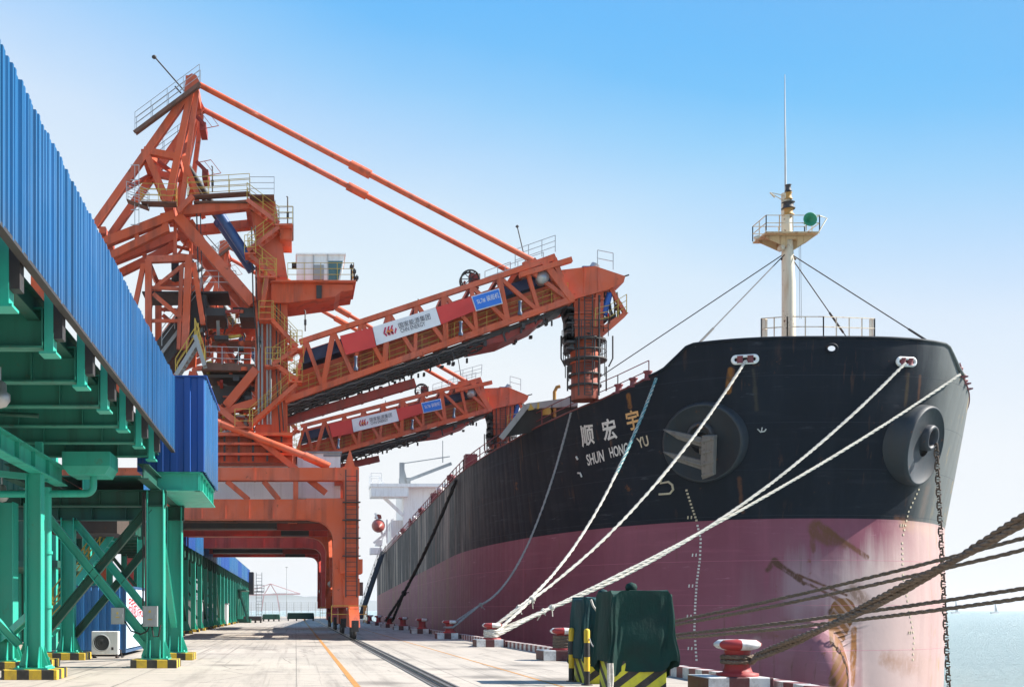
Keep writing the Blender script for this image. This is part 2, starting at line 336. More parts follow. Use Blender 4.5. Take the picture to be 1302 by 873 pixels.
# ------------------------------------------------------------------ the ship
XC, YB, YAW, TRIM, BW, LE, ZB, ZRED = 30.16, 62.0, .0163, .0175, 17.0, 34.0, -4.6, 7.05
def lerpt(tab, x):
    if x <= tab[0][0]: return tab[0][1]
    for (a, va), (b, vb) in zip(tab[:-1], tab[1:]):
        if x <= b: return va+(vb-va)*(x-a)/(b-a)
    return tab[-1][1]
TOP = [(1.62,17.05),(1.74,16.8),(2.4,15.92),(2.6,15.75),(4,15.25),(6,14.85),(10,14.45),(16,14.0),(24,13.7),(40,13.6),(200,13.7)]
def ztop(s): return lerpt(TOP, s)
def bulb(s, z):
    k = 1-((z+2.4)/5.4)**2-((s-9.0)/9.4)**2
    return 3.0*k**.5 if k > 0 else 0.0
def s0(z):
    return 1.5*max(0, min(1, (17-z)/10))**1.3
def sstart(z):
    a = s0(z); k = 1-((z+2.4)/5.4)**2
    if k <= 0: return a
    b = 9.0-9.4*k**.5; d = 1.4
    h = max(0, min(1, .5+.5*(a-b)/d)); return a*(1-h)+b*h-d*h*(1-h)*.5
def hw(s, z):
    r = s-s0(z)
    if r <= 0: hb = 0
    else:
        e = lerpt([(-5,.43),(2,.405),(7,.415),(15.5,.343)], z); L = 34
        u = min(1, r/L); hb = BW*(1-(1-u)**2)**e
    if s > 148:
        u = (s-148)/30; hb *= 1-u*u*lerpt([(-4,.95),(4,.75),(13,.34)], z)
    b = bulb(s, z) if s < 9 else (bulb(9, z) if s < 12 else 0)
    return (hb**4+b**4)**.25
def shp(s, wv, z, side): return V((XC+YAW*s+side*wv, YB+s, z-TRIM*s))
ship = thing("bulk_carrier", "black and dark red bulk carrier moored along the quay, anchor at its bow", "ship", (XC, YB, 0))
def hull_grid():
    us = [i/78 for i in range(79)]
    extra = [34+i*6 for i in range(1, 20)]+[150+i*2.5 for i in range(12)]
    NL, NU = 46, 40
    cols = []
    def column(getz, sfun):
        c = []
        for j in range(NL+NU+1):
            zt = getz()
            z = ZB+(ZRED-ZB)*j/NL if j <= NL else ZRED+(zt-ZRED)*(j-NL)/NU
            c.append((sfun(z), z))
        return c
    for u in us:
        st = LE*u**3
        cols.append(column(lambda: ztop(st), lambda z: sstart(z)+(LE-sstart(z))*u**3))
    for s in extra: cols.append(column(lambda: ztop(s), lambda z: s))
    return cols, NL, NU
cols, NL, NU = hull_grid()
hv, hf, hm = [], [], []
nz = NL+NU+1
for side in (-1, 1):
    o = len(hv)
    for c in cols:
        for s, z in c: hv.append(shp(s, max(0, hw(s, z)) if c is not cols[0] else 0.0, z, side))
    for i in range(len(cols)-1):
        for j in range(nz-1):
            a = o+i*nz+j; f = [a, a+nz, a+nz+1, a+1]
            hf.append(f if side < 0 else f[::-1]); hm.append(0 if j >= NL else 1)
n1 = (len(cols)-1)*nz; o2 = len(cols)*nz
for j in range(nz-1):
    hf.append([n1+j, o2+n1+j, o2+n1+j+1, n1+j+1]); hm.append(0 if j >= NL else 1)
HB = BVHTree.FromPolygons(hv, hf)
def hit(px, py):
    o = V((0, 0, H)); d = at(px, py, 100)-o
    r = HB.ray_cast(o, d.normalized())
    for k in range(30):
        if r[0] is not None: break
        px += (1000-px)*.02; py += (660-py)*.02; d = at(px, py, 100)-o; r = HB.ray_cast(o, d.normalized())
    return (r[0], r[1] if r[1].dot(d) < 0 else -r[1]) if r[0] is not None else (None, None)
def side_pt(px, py):    # ship coordinates of a spot on the starboard plating
    p, n = hit(px, py); return p.y-YB, p.z+TRIM*(p.y-YB)
# hull paint: worn black over dark red with rust runs, scrapes and plate seams
def segmask(t, co, a, b, r, soft, nz_):
    ab = V(b)-V(a); L2 = ab.length_squared
    pa = N(t, "ShaderNodeVectorMath", {0: co, 1: a}, operation='SUBTRACT').outputs[0]
    dt = N(t, "ShaderNodeVectorMath", {0: pa, 1: ab}, operation='DOT_PRODUCT').outputs["Value"]
    h = N(t, "ShaderNodeClamp", {0: math_(t, 'MULTIPLY', dt, 1/L2)}).outputs[0]
    sc = N(t, "ShaderNodeVectorMath", {0: tuple(ab)}, operation='SCALE'); t.links.new(h, sc.inputs["Scale"])
    df = N(t, "ShaderNodeVectorMath", {0: pa, 1: sc.outputs[0]}, operation='SUBTRACT').outputs[0]
    ln = N(t, "ShaderNodeVectorMath", {0: df}, operation='LENGTH').outputs["Value"]
    ln = math_(t, 'ADD', ln, math_(t, 'MULTIPLY', math_(t, 'SUBTRACT', nz_, .5), soft*3.2))
    return N(t, "ShaderNodeMapRange", {"Value": ln, "From Min": r+soft, "From Max": max(0.001, r-soft*.3)}).outputs[0]
SB = V((XC, YB, 0))
def hl(px, py): return hit(px, py)[0]-SB
def hullmat(name, c, faded, segs, wear):
    m, t, bs = newmat(name); co = objco(t)
    n1 = noise(t, co, .16, 6, .6); n2 = noise(t, mapped(t, co, (.9, .9, .06)), 1.0, 6, .65); n3 = noise(t, co, 1.1, 9, .72); n4 = noise(t, mapped(t, co, (.2, .2, 2.2)), 1.0, 6, .6)
    col = mix(t, ramp(t, n1, .35, .7), c, faded)
    col = mix(t, math_(t, 'MULTIPLY', ramp(t, n2, .5, .78), .5), col, tuple(x*1.5+.012 for x in c))
    col = mix(t, math_(t, 'MULTIPLY', ramp(t, n4, .56, .72), .35), col, tuple(x*1.6+.02 for x in c))
    # chafed long side where fenders and barges rubbed it
    sp = N(t, "ShaderNodeSeparateXYZ", {0: co})
    zone = ramp(t, math_(t, 'ADD', sp.outputs[1], math_(t, 'MULTIPLY', n1, 14)), 28, 48)
    nn = noise(t, mapped(t, co, (.34, .34, .05)), 1.0, 5, .62)
    col = mix(t, math_(t, 'MULTIPLY', zone, math_(t, 'MULTIPLY', ramp(t, nn, .49, .60), .9)), col, wear)
    n6 = noise(t, mapped(t, co, (.5, .5, .025)), 1.0, 4, .6)
    col = mix(t, math_(t, 'MULTIPLY', zone, math_(t, 'MULTIPLY', ramp(t, n6, .55, .72), .6)), col, (.13,.055,.03))
    fine = noise(t, mapped(t, co, (3.2, 3.2, 1.3)), 1.0, 8, .75)
    for a, b, r, soft, cc, k in segs:
        mk = math_(t, 'MULTIPLY', segmask(t, co, a, b, r, soft, n3 if r < 1.2 else n2), k)
        if r < 1.2: mk = math_(t, 'MULTIPLY', mk, ramp(t, fine, .30, .50)) if k <= 1 else mk
        if k > 1:      # spread herringbone of rust on the stem
            ch_ = math_(t, 'FRACT', math_(t, 'ADD', math_(t, 'MULTIPLY', sp.outputs[2], 1.5), math_(t, 'ADD', math_(t, 'MULTIPLY', math_(t, 'ABSOLUTE', math_(t, 'SUBTRACT', sp.outputs[0], (a.x+b.x)/2-.05)), 1.7), math_(t, 'MULTIPLY', n3, .35))))
            mk = math_(t, 'MULTIPLY', mk, math_(t, 'MULTIPLY_ADD', ramp(t, ch_, .75, .45), .62, .36)); k = .95
        col = mix(t, mk, col, cc)
    run = noise(t, mapped(t, co, (2.6, 2.6, .07)), 1.0, 5, .6); runl = noise(t, co, .22, 3)
    col = mix(t, math_(t, 'MULTIPLY', math_(t, 'MULTIPLY', ramp(t, run, .60, .70), ramp(t, runl, .46, .60)), .6), col, (.11,.055,.03))
    scr = noise(t, mapped(t, co, (.35, .35, 3.5)), 1.0, 8, .75); scl = noise(t, co, .3, 3)
    col = mix(t, math_(t, 'MULTIPLY', math_(t, 'MULTIPLY', ramp(t, scr, .60, .64), ramp(t, scl, .50, .62)), .55), col, tuple(min(.5, x*2.2+.05) for x in faded))
    rs = ramp(t, math_(t, 'ADD', n3, math_(t, 'MULTIPLY', n2, .4)), .86, .92)
    col = mix(t, math_(t, 'MULTIPLY', rs, .6), col, (.17,.065,.02))
    # port plating: flaked paint, also coloured lighter to stand for the sun on it
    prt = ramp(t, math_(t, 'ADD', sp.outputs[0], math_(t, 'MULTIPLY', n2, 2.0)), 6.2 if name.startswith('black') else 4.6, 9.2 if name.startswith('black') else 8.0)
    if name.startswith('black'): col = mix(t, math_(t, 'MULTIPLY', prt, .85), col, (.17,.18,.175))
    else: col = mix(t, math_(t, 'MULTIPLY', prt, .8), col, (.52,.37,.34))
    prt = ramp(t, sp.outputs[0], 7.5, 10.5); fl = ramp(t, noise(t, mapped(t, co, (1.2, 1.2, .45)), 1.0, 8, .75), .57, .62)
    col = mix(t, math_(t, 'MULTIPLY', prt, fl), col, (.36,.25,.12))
    # plate seams and slight panting of the plates
    seam = None
    for o_, per, wd in ((1, 7.3, .035), (2, 2.6, .03)):
        fr = math_(t, 'FRACT', math_(t, 'MULTIPLY', math_(t, 'ADD', sp.outputs[o_], 50), 1/per)); k = math_(t, 'LESS_THAN', fr, wd/per)
        if o_ == 1: k = math_(t, 'MULTIPLY', k, ramp(t, sp.outputs[1], 9, 10))
        seam = k if seam is None else math_(t, 'MAXIMUM', seam, k)
    col = mix(t, math_(t, 'MULTIPLY', seam, .5), col, tuple(x*2.4+.018 for x in c))
    t.links.new(col, bs.inputs["Base Color"]); t.links.new(math_(t, 'MULTIPLY_ADD', n3, .3, .42), bs.inputs["Roughness"]); bs.inputs["Specular IOR Level"].default_value = .10 if name.startswith('black') else .15
    dn = noise(t, co, .5, 3, .5)
    fr_ = math_(t, 'MULTIPLY', math_(t, 'ABSOLUTE', math_(t, 'SINE', math_(t, 'MULTIPLY', sp.outputs[1], math.pi/.85))), math_(t, 'MULTIPLY', dn, .9))
    bump(t, bs, math_(t, 'ADD', math_(t, 'ADD', math_(t, 'ADD', math_(t, 'MULTIPLY', seam, .8), dn), fr_), math_(t, 'MULTIPLY', n3, .25)), .06, .5)
    return m
RB = (.15,.062,.032); ORR = (.30,.12,.025)
bs_ = [(hl(929,470), hl(926,497), .14, .07, ORR, .75), (hl(933,470), hl(931,488), .05, .05, RB, .8), (hl(799,503), hl(801,517), .10, .08, ORR, .7), (hl(940,608), hl(944,650), .07, .09, RB, .6), (hl(958,470), hl(962,520), .06, .09, (.05,.045,.035), .8),
       (hl(1155,476), hl(1151,515), .07, .08, (.07,.05,.03), .8), (hl(1170,478), hl(1167,516), .05, .08, RB, .6), (hl(1180,620), hl(1172,655), .2, .25, RB, .8), (hl(1140,660), hl(1185,670), .1, .3, RB, .8)]
rs_ = [(hl(1050,790), hl(1110,820), 3.4, 2.0, (.27,.15,.17), .5), (hl(1030,745), hl(1095,752), 1.3, 1.2, (.40,.28,.30), .5), (hl(1130,770), hl(1130,860), 2.6, 1.7, (.54,.42,.39), .8),  # third mark lightens the red where the sun strikes the port bow
       (hl(1040,666), hl(1102,708), .13, .07, RB, .95), (hl(1038,672), hl(1056,684), .42, .16, RB, .8), (hl(1055,680), hl(1075,692), .22, .16, RB, .7), (hl(1032,672), hl(1034,700), .08, .10, RB, .7), (hl(984,712), hl(1018,736), .10, .08, (.10,.045,.03), 1), (hl(986,718), hl(1022,742), .05, .06, (.10,.045,.03), 1), (hl(976,724), hl(986,712), .10, .1, (.10,.045,.03), .9), (hl(1014,730), hl(1076,756), .06, .06, (.12,.05,.03), 1), (hl(1018,738), hl(1070,762), .05, .05, (.12,.05,.03), .8), (hl(1030,742), hl(1074,768), .03, .05, (.12,.05,.03), .8),
       (hl(1072,776), hl(1070,868), .72, .07, (.19,.082,.03), 1.5), (hl(1086,800), hl(1084,868), .16, .07, (.26,.105,.025), .95), (hl(1056,776), hl(1060,868), .10, .06, (.10,.045,.02), .9), (hl(1086,752), hl(1100,764), .28, .3, (.16,.09,.06), .8),
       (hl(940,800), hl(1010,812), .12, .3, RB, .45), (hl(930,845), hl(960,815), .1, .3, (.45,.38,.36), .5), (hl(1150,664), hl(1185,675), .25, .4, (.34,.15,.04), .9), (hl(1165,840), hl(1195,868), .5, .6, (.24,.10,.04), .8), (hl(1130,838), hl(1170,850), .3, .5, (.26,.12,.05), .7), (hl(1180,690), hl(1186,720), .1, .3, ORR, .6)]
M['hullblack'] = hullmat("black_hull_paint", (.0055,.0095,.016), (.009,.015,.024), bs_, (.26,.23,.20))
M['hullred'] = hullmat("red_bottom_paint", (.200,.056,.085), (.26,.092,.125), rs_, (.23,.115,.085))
# punch the centre chock through the bulwark
bm = bmesh.new(); bvs = [bm.verts.new(v) for v in hv]; bl = []
for f, mi in zip(hf, hm):
    try:
        fc = bm.faces.new([bvs[i] for i in f]); fc.material_index = mi; fc.smooth = True
    except ValueError: pass
bmesh.ops.remove_doubles(bm, verts=bm.verts, dist=.002)
hc, hn = hit(1057, 443)
for it in range(2):
    near = [e for e in bm.edges if (e.verts[0].co-hc).length < .7 or (e.verts[1].co-hc).length < .7]
    bmesh.ops.subdivide_edges(bm, edges=near, cuts=2, use_grid_fill=True)
def inell(c, k=1.0): return ((c.x-hc.x)/.27)**2+((c.z-hc.z)/.20)**2 < k
kill = [f for f in bm.faces if inell(f.calc_center_median()) and abs(f.calc_center_median().y-hc.y) < 2]
bmesh.ops.delete(bm, geom=kill, context='FACES')
for f in bm.faces: f.smooth = True
bmesh.ops.recalc_face_normals(bm, faces=bm.faces)
for v in bm.verts: v.co -= SB
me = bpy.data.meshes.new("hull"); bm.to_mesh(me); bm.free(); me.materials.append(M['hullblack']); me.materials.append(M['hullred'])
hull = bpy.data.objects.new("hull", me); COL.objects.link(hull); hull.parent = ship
# deck, gunwale bar, and inner side of the forward bulwark
dk = MB(); ss = [1.9+i*.8 for i in range(20)]+[20+i*6 for i in range(27)]
vs = []
for s in ss:
    z = min(ztop(s)-.12, 15.5 if s < 4 else 99); ww = hw(s, z)-.05; vs += [shp(s, ww, z, -1), shp(s, ww, z, 1)]
dk.add(vs, [(2*i, 2*i+1, 2*i+3, 2*i+2) for i in range(len(ss)-1)])
M['deckred'] = paint("deck_red_paint", (.16,.035,.03), .4, .3, .6, .3)
obj("deck", dk, M['deckred'], ship)
gw = MB()
for side in (-1, 1):
    pts = [shp(s, hw(s, ztop(s)), ztop(s)+.02, side) for s in [2.8+i*.8 for i in range(16)]+[16+i*3 for i in range(45)]]
    gw.tube(pts, .06, 6, 1)
pts = [shp(LE*(i/60)**3, hw(LE*(i/60)**3, 17.05) if i else 0, ztop(LE*(i/60)**3)+.03, -1) for i in range(27, -1, -1)]
pts += [shp(LE*(i/60)**3, hw(LE*(i/60)**3, 17.05), ztop(LE*(i/60)**3)+.03, 1) for i in range(1, 28)]
gw.tube(pts, .09, 6, 0)
obj("gunwale", gw, [M['hullblack'], M['deckred']], ship)
M['shipred'] = paint("ship_fitting_red", (.20,.035,.045), .4, .3, .5, .2)
# deck-edge railing
def deckpt(s, side, off=.25): return shp(s, hw(s, ztop(s))-off, ztop(s), side)
rl = MB()
rl.rail([deckpt(s, -1) for s in [3.4,5.2,7,9,11,13.5,16,20,24]], 1.15, .035, 1.6, 2)
rl.rail([deckpt(s, -1) for s in [24+i*6 for i in range(21)]], 1.15, .05, 2.2, 2)
obj("deck_railing", MB().rail([deckpt(s, 1) for s in [3.4,5.2,7,9,12]], 1.0, .035, 1.6, 2), M['shipred'], ship)
obj("deck_railing", rl, M['shipred'], ship)
# roller fairleads at the break of the forecastle
for side, ss2 in ((-1, (3.5, 4.3, 5.2)), (1, (3.2, 3.9, 4.6))):
    for s in ss2:
        p = deckpt(s, side, .3); b = MB(); b.lathe([(.30,0),(.30,.1),(.20,.16),(.18,.42),(.27,.5),(.27,.58),(.0,.6)], p, n=14)
        b.box(p+V((-.4,-.35,-.02)), p+V((.4,.35,.06))); obj("roller_fairlead", b, M['shipred'], ship)
# mooring chocks in the bulwark
def chock(px, py, a, b):
    p, n = hit(px, py); tan = V((0,0,1)).cross(n).normalized(); up = n.cross(tan)
    q = MB(); ring = []
    for i in range(25):
        th = 2*math.pi*i/24; cx, cy = math.cos(th), math.sin(th)
        ring.append(p+n*.08+tan*((a if cx > 0 else -a)*(abs(cx)**.55))+up*b*cy if False else p+n*.08+tan*(math.copysign(max(0, a-b), cx)+cx*b)+up*b*cy)
    q.tube(ring, .095, 8, caps=False); o = obj("mooring_chock", q, M['white'], ship)
    r = MB(); r.add([x-n*.10 for x in ring[:-1]], [tuple(range(24))])
    obj("chock_throat", r, M['deckred'], o)
    for sx in (-.42, .42):
        r = MB(); r.lathe([(.22,-.2),(.18,-.12),(.18,.12),(.22,.2)], p+tan*a*sx+n*.05, up, 10); obj("chock_roller", r, M['shipred'], o)
    return p
C1 = chock(947, 457, .66, .19); C2 = chock(1151, 460, .58, .19)
q = MB(); ring = []
for i in range(33):
    th = 2*math.pi*i/32; h_ = HB.ray_cast(hc+V((.30*math.cos(th), -4, .23*math.sin(th))), V((0,1,0)))[0]; ring.append(h_+V((0,-.03,0)))
q.tube(ring, .085, 8, caps=False); obj("centre_chock", q, M['hullblack'], ship)
# anchor bolsters
M['bolster'] = paint('bolster_black', (.016,.024,.032), .35, .5, .5, .3, dcol=(.03,.022,.018), sc=.8)
def bolster(px, py, th, sgn):
    p, n = hit(px, py); n.z = 0; n.normalize(); ax = (n+V((sgn*th, 0, -.26))).normalized()
    b = MB(); R_ = 2.25; d = .52
    b.lathe([(R_*1.05,-2.8),(R_*1.03,d-.25),(R_*1.0,d-.04),(R_-.05,d),(R_-.12,d),(R_-.15,d-.06),(.6,d-.10)], p, ax, 56, 0)
    o = obj("anchor_bolster", b, M['bolster'], ship)
    c = p+ax*(d-.1)+V((0,0,.5)); b = MB()
    b.lathe([(.74,-.05),(.74,.36),(.66,.50),(.54,.48),(.47,.3),(.45,-.4),(0,-.4)], c, ax, 32, 0); obj("hawse_pipe", b, M['hawse'], o)
    return p, ax, c, d
M['hawse'] = paint("hawse_paint", (.03,.035,.045), .5, .45, .5, .3)
pS, aS, cS, dS = bolster(895, 562, .18, -1)
pP, aP, cP, dP = bolster(1166, 566, .30, 1)
# stockless anchor stowed in the starboard hawse
M['anchorsteel'] = paint("anchor_steel", (.175,.15,.125), .5, .6, .8, .6, dcol=(.06,.045,.035), sc=2)
tx = V((0,0,1)).cross(aS).normalized()      # along the face, pointing to the picture's left when negative
if at(0,0,1).x > 0: pass
tx = tx if tx.y < 0 else -tx                # towards the bow = right in the photograph
up = V((0,0,1)); ac = cS+aS*.62+tx*.25+V((0,0,-.95))
def A(a, b, c=0): return ac+tx*a+up*b+aS*c
an = MB(); cv_ = MB()
an.prism([A(.05,.95,-.28), A(.75,.88,-.22), A(.72,-.2,-.1), A(.68,-1.35,-.2), A(.05,-1.55,-.28), A(-.05,-.4,-.3)], aS*.62)
for yy in (.72, .05, -.6, -1.25): an.prism([A(.02,yy,.30), A(.74,yy+.1,.36), A(.74,yy-.06,.36), A(.02,yy-.16,.30)], aS*.12)
for yb in (.55, -.75):
    an.prism([A(.15,yb-.32,-.1), A(.15,yb+.22,-.1), A(-1.25,yb+.72,.1), A(-2.15,yb+1.0,.25), A(-1.3,yb+.33,.1)], aS*.32)
    an.prism([A(.15,yb-.1,.2), A(.15,yb+.02,.2), A(-1.6,yb+.75,.38), A(-1.6,yb+.62,.38)], aS*.14)
for yy, hh in ((.62,.4), (.06,.5), (-.62,.5), (-1.2,.3)): cv_.prism([A(.16,yy-hh/2,.345), A(.60,yy-hh/2+.06,.345), A(.60,yy+hh/2-.04,.345), A(.16,yy+hh/2-.1,.345)], aS*.02)  # flat dark patches paint the shade of the crown's cavities
an.beam(cS-aS*.6, ac+aS*.1, .34, .34, up)
anchor = obj("anchor", an, M['anchorsteel'], ship, .04); obj("recess_shade", cv_, M['hawse'], anchor)
# port anchor chain hanging to the water
M['chain'] = paint("rusty_chain", (.085,.055,.038), .4, .6, .8, .4)
ch = MB(); c0 = cP+aP*.62+V((0,0,-.30)); c1 = c0+V((-.1,-1.7,-17.2)); nL = 46
for i in range(nL):
    p = c0.lerp(c1, (i+.5)/nL); d = (c1-c0).normalized(); sdv = V((1,0,0)) if i % 2 else V((0,1,0)); sdv = (sdv-d*sdv.dot(d)).normalized()
    h_, w_ = .21, .12; pts = []
    for k in range(15):
        th = 2*math.pi*k/14; pts.append(p+sdv*w_*math.cos(th)+d*(math.copysign(h_-w_, math.sin(th)) + w_*math.sin(th)))
    ch.tube(pts, .05, 6, caps=False); ch.tube([p-sdv*w_, p+sdv*w_], .035, 5)
obj("anchor_chain", ch, M['chain'], ship)
# the ship's name, bow marks and draught scale lying on the plating
def hullshape(pts2, fs, quad, mat, parent, name, off=.025):
    c = [side_pt(*k) for k in quad]      # bottom-left, bottom-right, top-right, top-left
    bmq = bmesh.new(); vv = [bmq.verts.new((a, b, 0)) for a, b in pts2]
    for f in fs:
        try: bmq.faces.new([vv[i] for i in f])
        except ValueError: pass
    for _ in range(2):
        lo = [e for e in bmq.edges if e.calc_length() > .2]
        if lo: bmesh.ops.subdivide_edges(bmq, edges=lo, cuts=1); bmesh.ops.triangulate(bmq, faces=bmq.faces)
    bmq.verts.ensure_lookup_table(); bmq.verts.index_update(); mb = MB(); vs = []
    for v in bmq.verts:
        a, b = v.co.x, v.co.y
        s = (c[0][0]*(1-a)+c[1][0]*a)*(1-b)+(c[3][0]*(1-a)+c[2][0]*a)*b; z = (c[0][1]*(1-a)+c[1][1]*a)*(1-b)+(c[3][1]*(1-a)+c[2][1]*a)*b
        p = shp(s, hw(s, z), z, -1); e1 = shp(s+.05, hw(s+.05, z), z, -1)-p; e2 = shp(s, hw(s, z+.05), z+.05, -1)-p; n = e1.cross(e2).normalized()
        if n.x > 0 or (abs(n.x) < .01 and n.y > 0): n = -n
        vs.append(p+n*off)
    mb.add(vs, [[v.index for v in f.verts] for f in bmq.faces]); bmq.free()
    return obj(name, mb, mat, parent)
M['letter'] = paint("white_lettering", (.62,.61,.58), .25, .3, .6, .1, sc=2); M['letterrust'] = paint("rusty_lettering", (.64,.36,.13), .3, .3, .6, .3, sc=2); M['lettercream'] = paint("cream_marking", (.55,.47,.33), .3, .2, .6, .2, sc=2)
def ht(txt, quad, mat): a, f, r_ = text_mesh(txt, .022); return hullshape(a, f, quad, mat, ship, "name_lettering")
ht("顺", [(741,569),(757,564),(754,539),(737,541)], M['letter'])
ht("宏", [(769,562),(786,557),(781,530),(764,534)], M['letter'])
ht("宇", [(799,548),(815,544),(811,519),(795,523)], M['letterrust'])
ht("SHUN", [(748,592),(769,586),(767,571),(745,578)], M['letter'])
ht("HONG", [(777,582),(800,576),(798,562),(774,569)], M['letter'])
ht("YU", [(813,570),(826,566),(823,553),(809,557)], M['lettercream'])
def hullline(pts, r, mat, name):
    q = MB(); L = []
    for x, y in pts:
        p, n = hit(x, y); L.append(p+n*.02)
    q.tube(L, r, 6); return obj(name, q, mat, ship)
hullline([(842,606),(840,614),(850,612),(855,616),(856,622),(852,627),(838,628)], .07, M['lettercream'], "bulb_mark")
hullline([(963,545),(967,549),(972,548),(974,545)], .035, M['letter'], "anchor_mark"); hullline([(968,549),(969,543)], .03, M['letter'], "anchor_mark")
hullline([(733,580),(735,584)], .07, M['letter'], "tug_mark"); hullline([(735,601),(738,601),(740,606)], .06, M['letter'], "tug_mark")
def scale_marks(ctrl, step, mat, mirror=False):
    q = MB(); L = 0; k = 0
    for (x0, y0), (x1, y1) in zip(ctrl[:-1], ctrl[1:]):
        n = max(1, round(math.hypot(x1-x0, y1-y0)/step))
        for i in range(n):
            x, y = x0+(x1-x0)*i/n, y0+(y1-y0)*i/n; p, n_ = hit(x, y)
            if p is None: continue
            tn = V((0,0,1)).cross(n_).normalized(); u_ = n_.cross(tn); k += 1
            q.prism([p+n_*.012-tn*.06-u_*.055, p+n_*.012+tn*.06-u_*.055, p+n_*.012+tn*.06+u_*.055, p+n_*.012-tn*.06+u_*.055], n_*.015)
            if k % 9 == 0:
                for j in (1, 2): q.prism([p+n_*.012-tn*(.2*j+.07)-u_*.09, p+n_*.012-tn*(.2*j)-u_*.09, p+n_*.012-tn*(.2*j-.02)+u_*.09, p+n_*.012-tn*(.2*j+.05)+u_*.09], n_*.015)
    return obj("draught_scale", q, mat, ship)
scale_marks([(873,623),(880,645),(887,665)], 4.6, M['lettercream']); scale_marks([(887,668),(891,685),(890,710),(886,740),(884,770),(883,800),(886,843)], 4.6, M['letter'])
scale_marks([(1168,622),(1155,650),(1147,685)], 6, M['lettercream']); scale_marks([(1147,690),(1148,730),(1155,770),(1162,810),(1160,845)], 7, M['lettercream'])
# foremast on the forecastle
M['mastrust'] = paint('rust_stained_mast_paint', (.60,.44,.24), .8, .9, .6, .3, dcol=(.30,.12,.03), sc=2)
MY = 69.0
mp = at(1003, 432, MY); MX = mp.x; zf = 15.0
fm = MB(); fm.tube([(MX, MY, zf-.5), (MX-.02, MY, at(0,360,MY).z), (MX-.12, MY, at(0,300,MY).z), (MX-.2, MY, at(0,246,MY).z)], [.43,.40,.33,.26], 18)
mast = obj("foremast", fm, M['mast'], ship)
ant = MB(); za = at(0,246,MY).z; ant.tube([(MX-.2,MY,za-1.2),(MX-.22,MY,za+2.6),(MX-.25,MY,at(0,95,MY).z)], [.07,.055,.02], 8); obj("whip_antenna", ant, M['galv'], mast)
pz = at(0,303,MY).z; pl = MB()
pl.prism([(MX-1.85,MY-1.0,pz),(MX+1.45,MY-1.0,pz),(MX+1.45,MY+1.0,pz),(MX-1.85,MY+1.0,pz)], (0,0,.09))
for yy in (-.5, .4): pl.prism([(MX-1.75,MY+yy,pz-.01),(MX+1.35,MY+yy,pz-.01),(MX+1.2,MY+yy,pz-.16),(MX+.3,MY+yy,pz-.72),(MX+.28,MY+yy,pz-.2),(MX-.3,MY+yy,pz-.2),(MX-.35,MY+yy,pz-.72),(MX-1.6,MY+yy,pz-.16)], (0,.06,0))
obj("mast_platform", pl, M['mastrust'], mast); obj("mast_collar", MB().lathe([(.30,0),(.31,.5),(.29,1.3),(.0,1.31)], (MX-.13, MY, pz+.1), n=16), M['mastrust'], mast)
pr = MB(); c4 = [(MX-1.85,MY-1,pz+.14),(MX+1.45,MY-1,pz+.14),(MX+1.45,MY+1,pz+.14),(MX-1.85,MY+1,pz+.14),(MX-1.85,MY-1,pz+.14)]
pr.rail(c4, .95, .035, .9, 2); pr.tube([(MX+1.45,MY-1,pz+1.05),(MX+1.9,MY-1,pz+.9),(MX+1.3,MY-1,pz-.1)], .04, 5); pr.tube([(MX-1.85,MY,pz+.1),(MX-2.15,MY,pz+.0)], .12, 6)
obj("platform_railing", pr, M['mast'], mast)
hn_ = MB(); hn_.lathe([(.08,-.5),(.12,-.2),(.3,.1),(.43,.22),(.40,.24),(.2,.05),(0,-.1)], (MX+.75, MY-1.05, pz+.75), (0,-1,0), 22); M['horn'] = paint("green_horn_paint", (.01,.26,.12), .2, .1, .4, .2); obj("fog_horn", hn_, M['horn'], mast)
ml = MB()
for k, (zz, r_) in enumerate(((1.75,.34),(2.15,.40),(2.75,.24),(3.25,.2))): ml.lathe([(r_,0),(r_*1.05,.06),(r_*.8,.1),(r_*.75,.38),(r_,.42),(.02,.46)], (MX-.12, MY-.18, pz+zz-.4), n=14, mi=k % 2)
M['lampbody'] = paint("lamp_housing", (.45,.24,.05), .4, .4, .5, .2); obj("mast_light", ml, [M['lampbody'], M['dark']], mast)
q = MB(); q.tube([(MX-.1,MY-.2,pz+2.55),(MX-1.3,MY-.3,pz+2.75),(MX-.3,MY-.2,pz+2.2)], .04, 5); q.tube([(MX-1.3,MY-.3,pz+2.75),(MX-1.0,MY-.3,pz+2.45)], .05, 5); obj("mast_bracket", q, M['mast'], mast)
q = MB(); q.lathe([(.16,-.2),(.2,0),(.16,.2),(0,.22)], (MX-.62, MY-.3, at(0,352,MY).z+1.7), (0,-1,0), 12); q.box((MX-.62,MY-.2,at(0,352,MY).z+1.65),(MX-.3,MY-.1,at(0,352,MY).z+1.75)); obj("searchlight", q, M['mast'], mast)
q = MB(); q.rail([at(968,430,MY-1.2), at(1001,428,MY-2.2), at(1047,428,MY-2.2), at(1112,430,MY-1.2)], 1.22, .04, .95, 2); q.rail([at(968,430,MY-1.2), at(975,430,MY+1.5)], 1.22, .04, .9, 2); q.rail([at(1112,430,MY-1.2), at(1106,430,MY+1.5)], 1.22, .04, .9, 2)
q.box((28.5, 67.2, 16.2), (35.2, 70.4, 16.3)); obj("forecastle_railing", q, M['mast'], ship)
st = MB(); top = V((MX-.1, MY, at(0,320,MY).z)); zz = 17.0
for p in (hit(884,441)[0], shp(16, hw(16,14)-.3, 14.6, -1), hit(1196,444)[0], at(1076,428,MY+3)): st.tube([top, p], .035, 5); d = (p-top).normalized(); st.tube([p-d*2.2, p-d*.4], .07, 6)
for p in (at(993,330,MY), at(1012,330,MY)): st.tube([top, p], .07, 6)
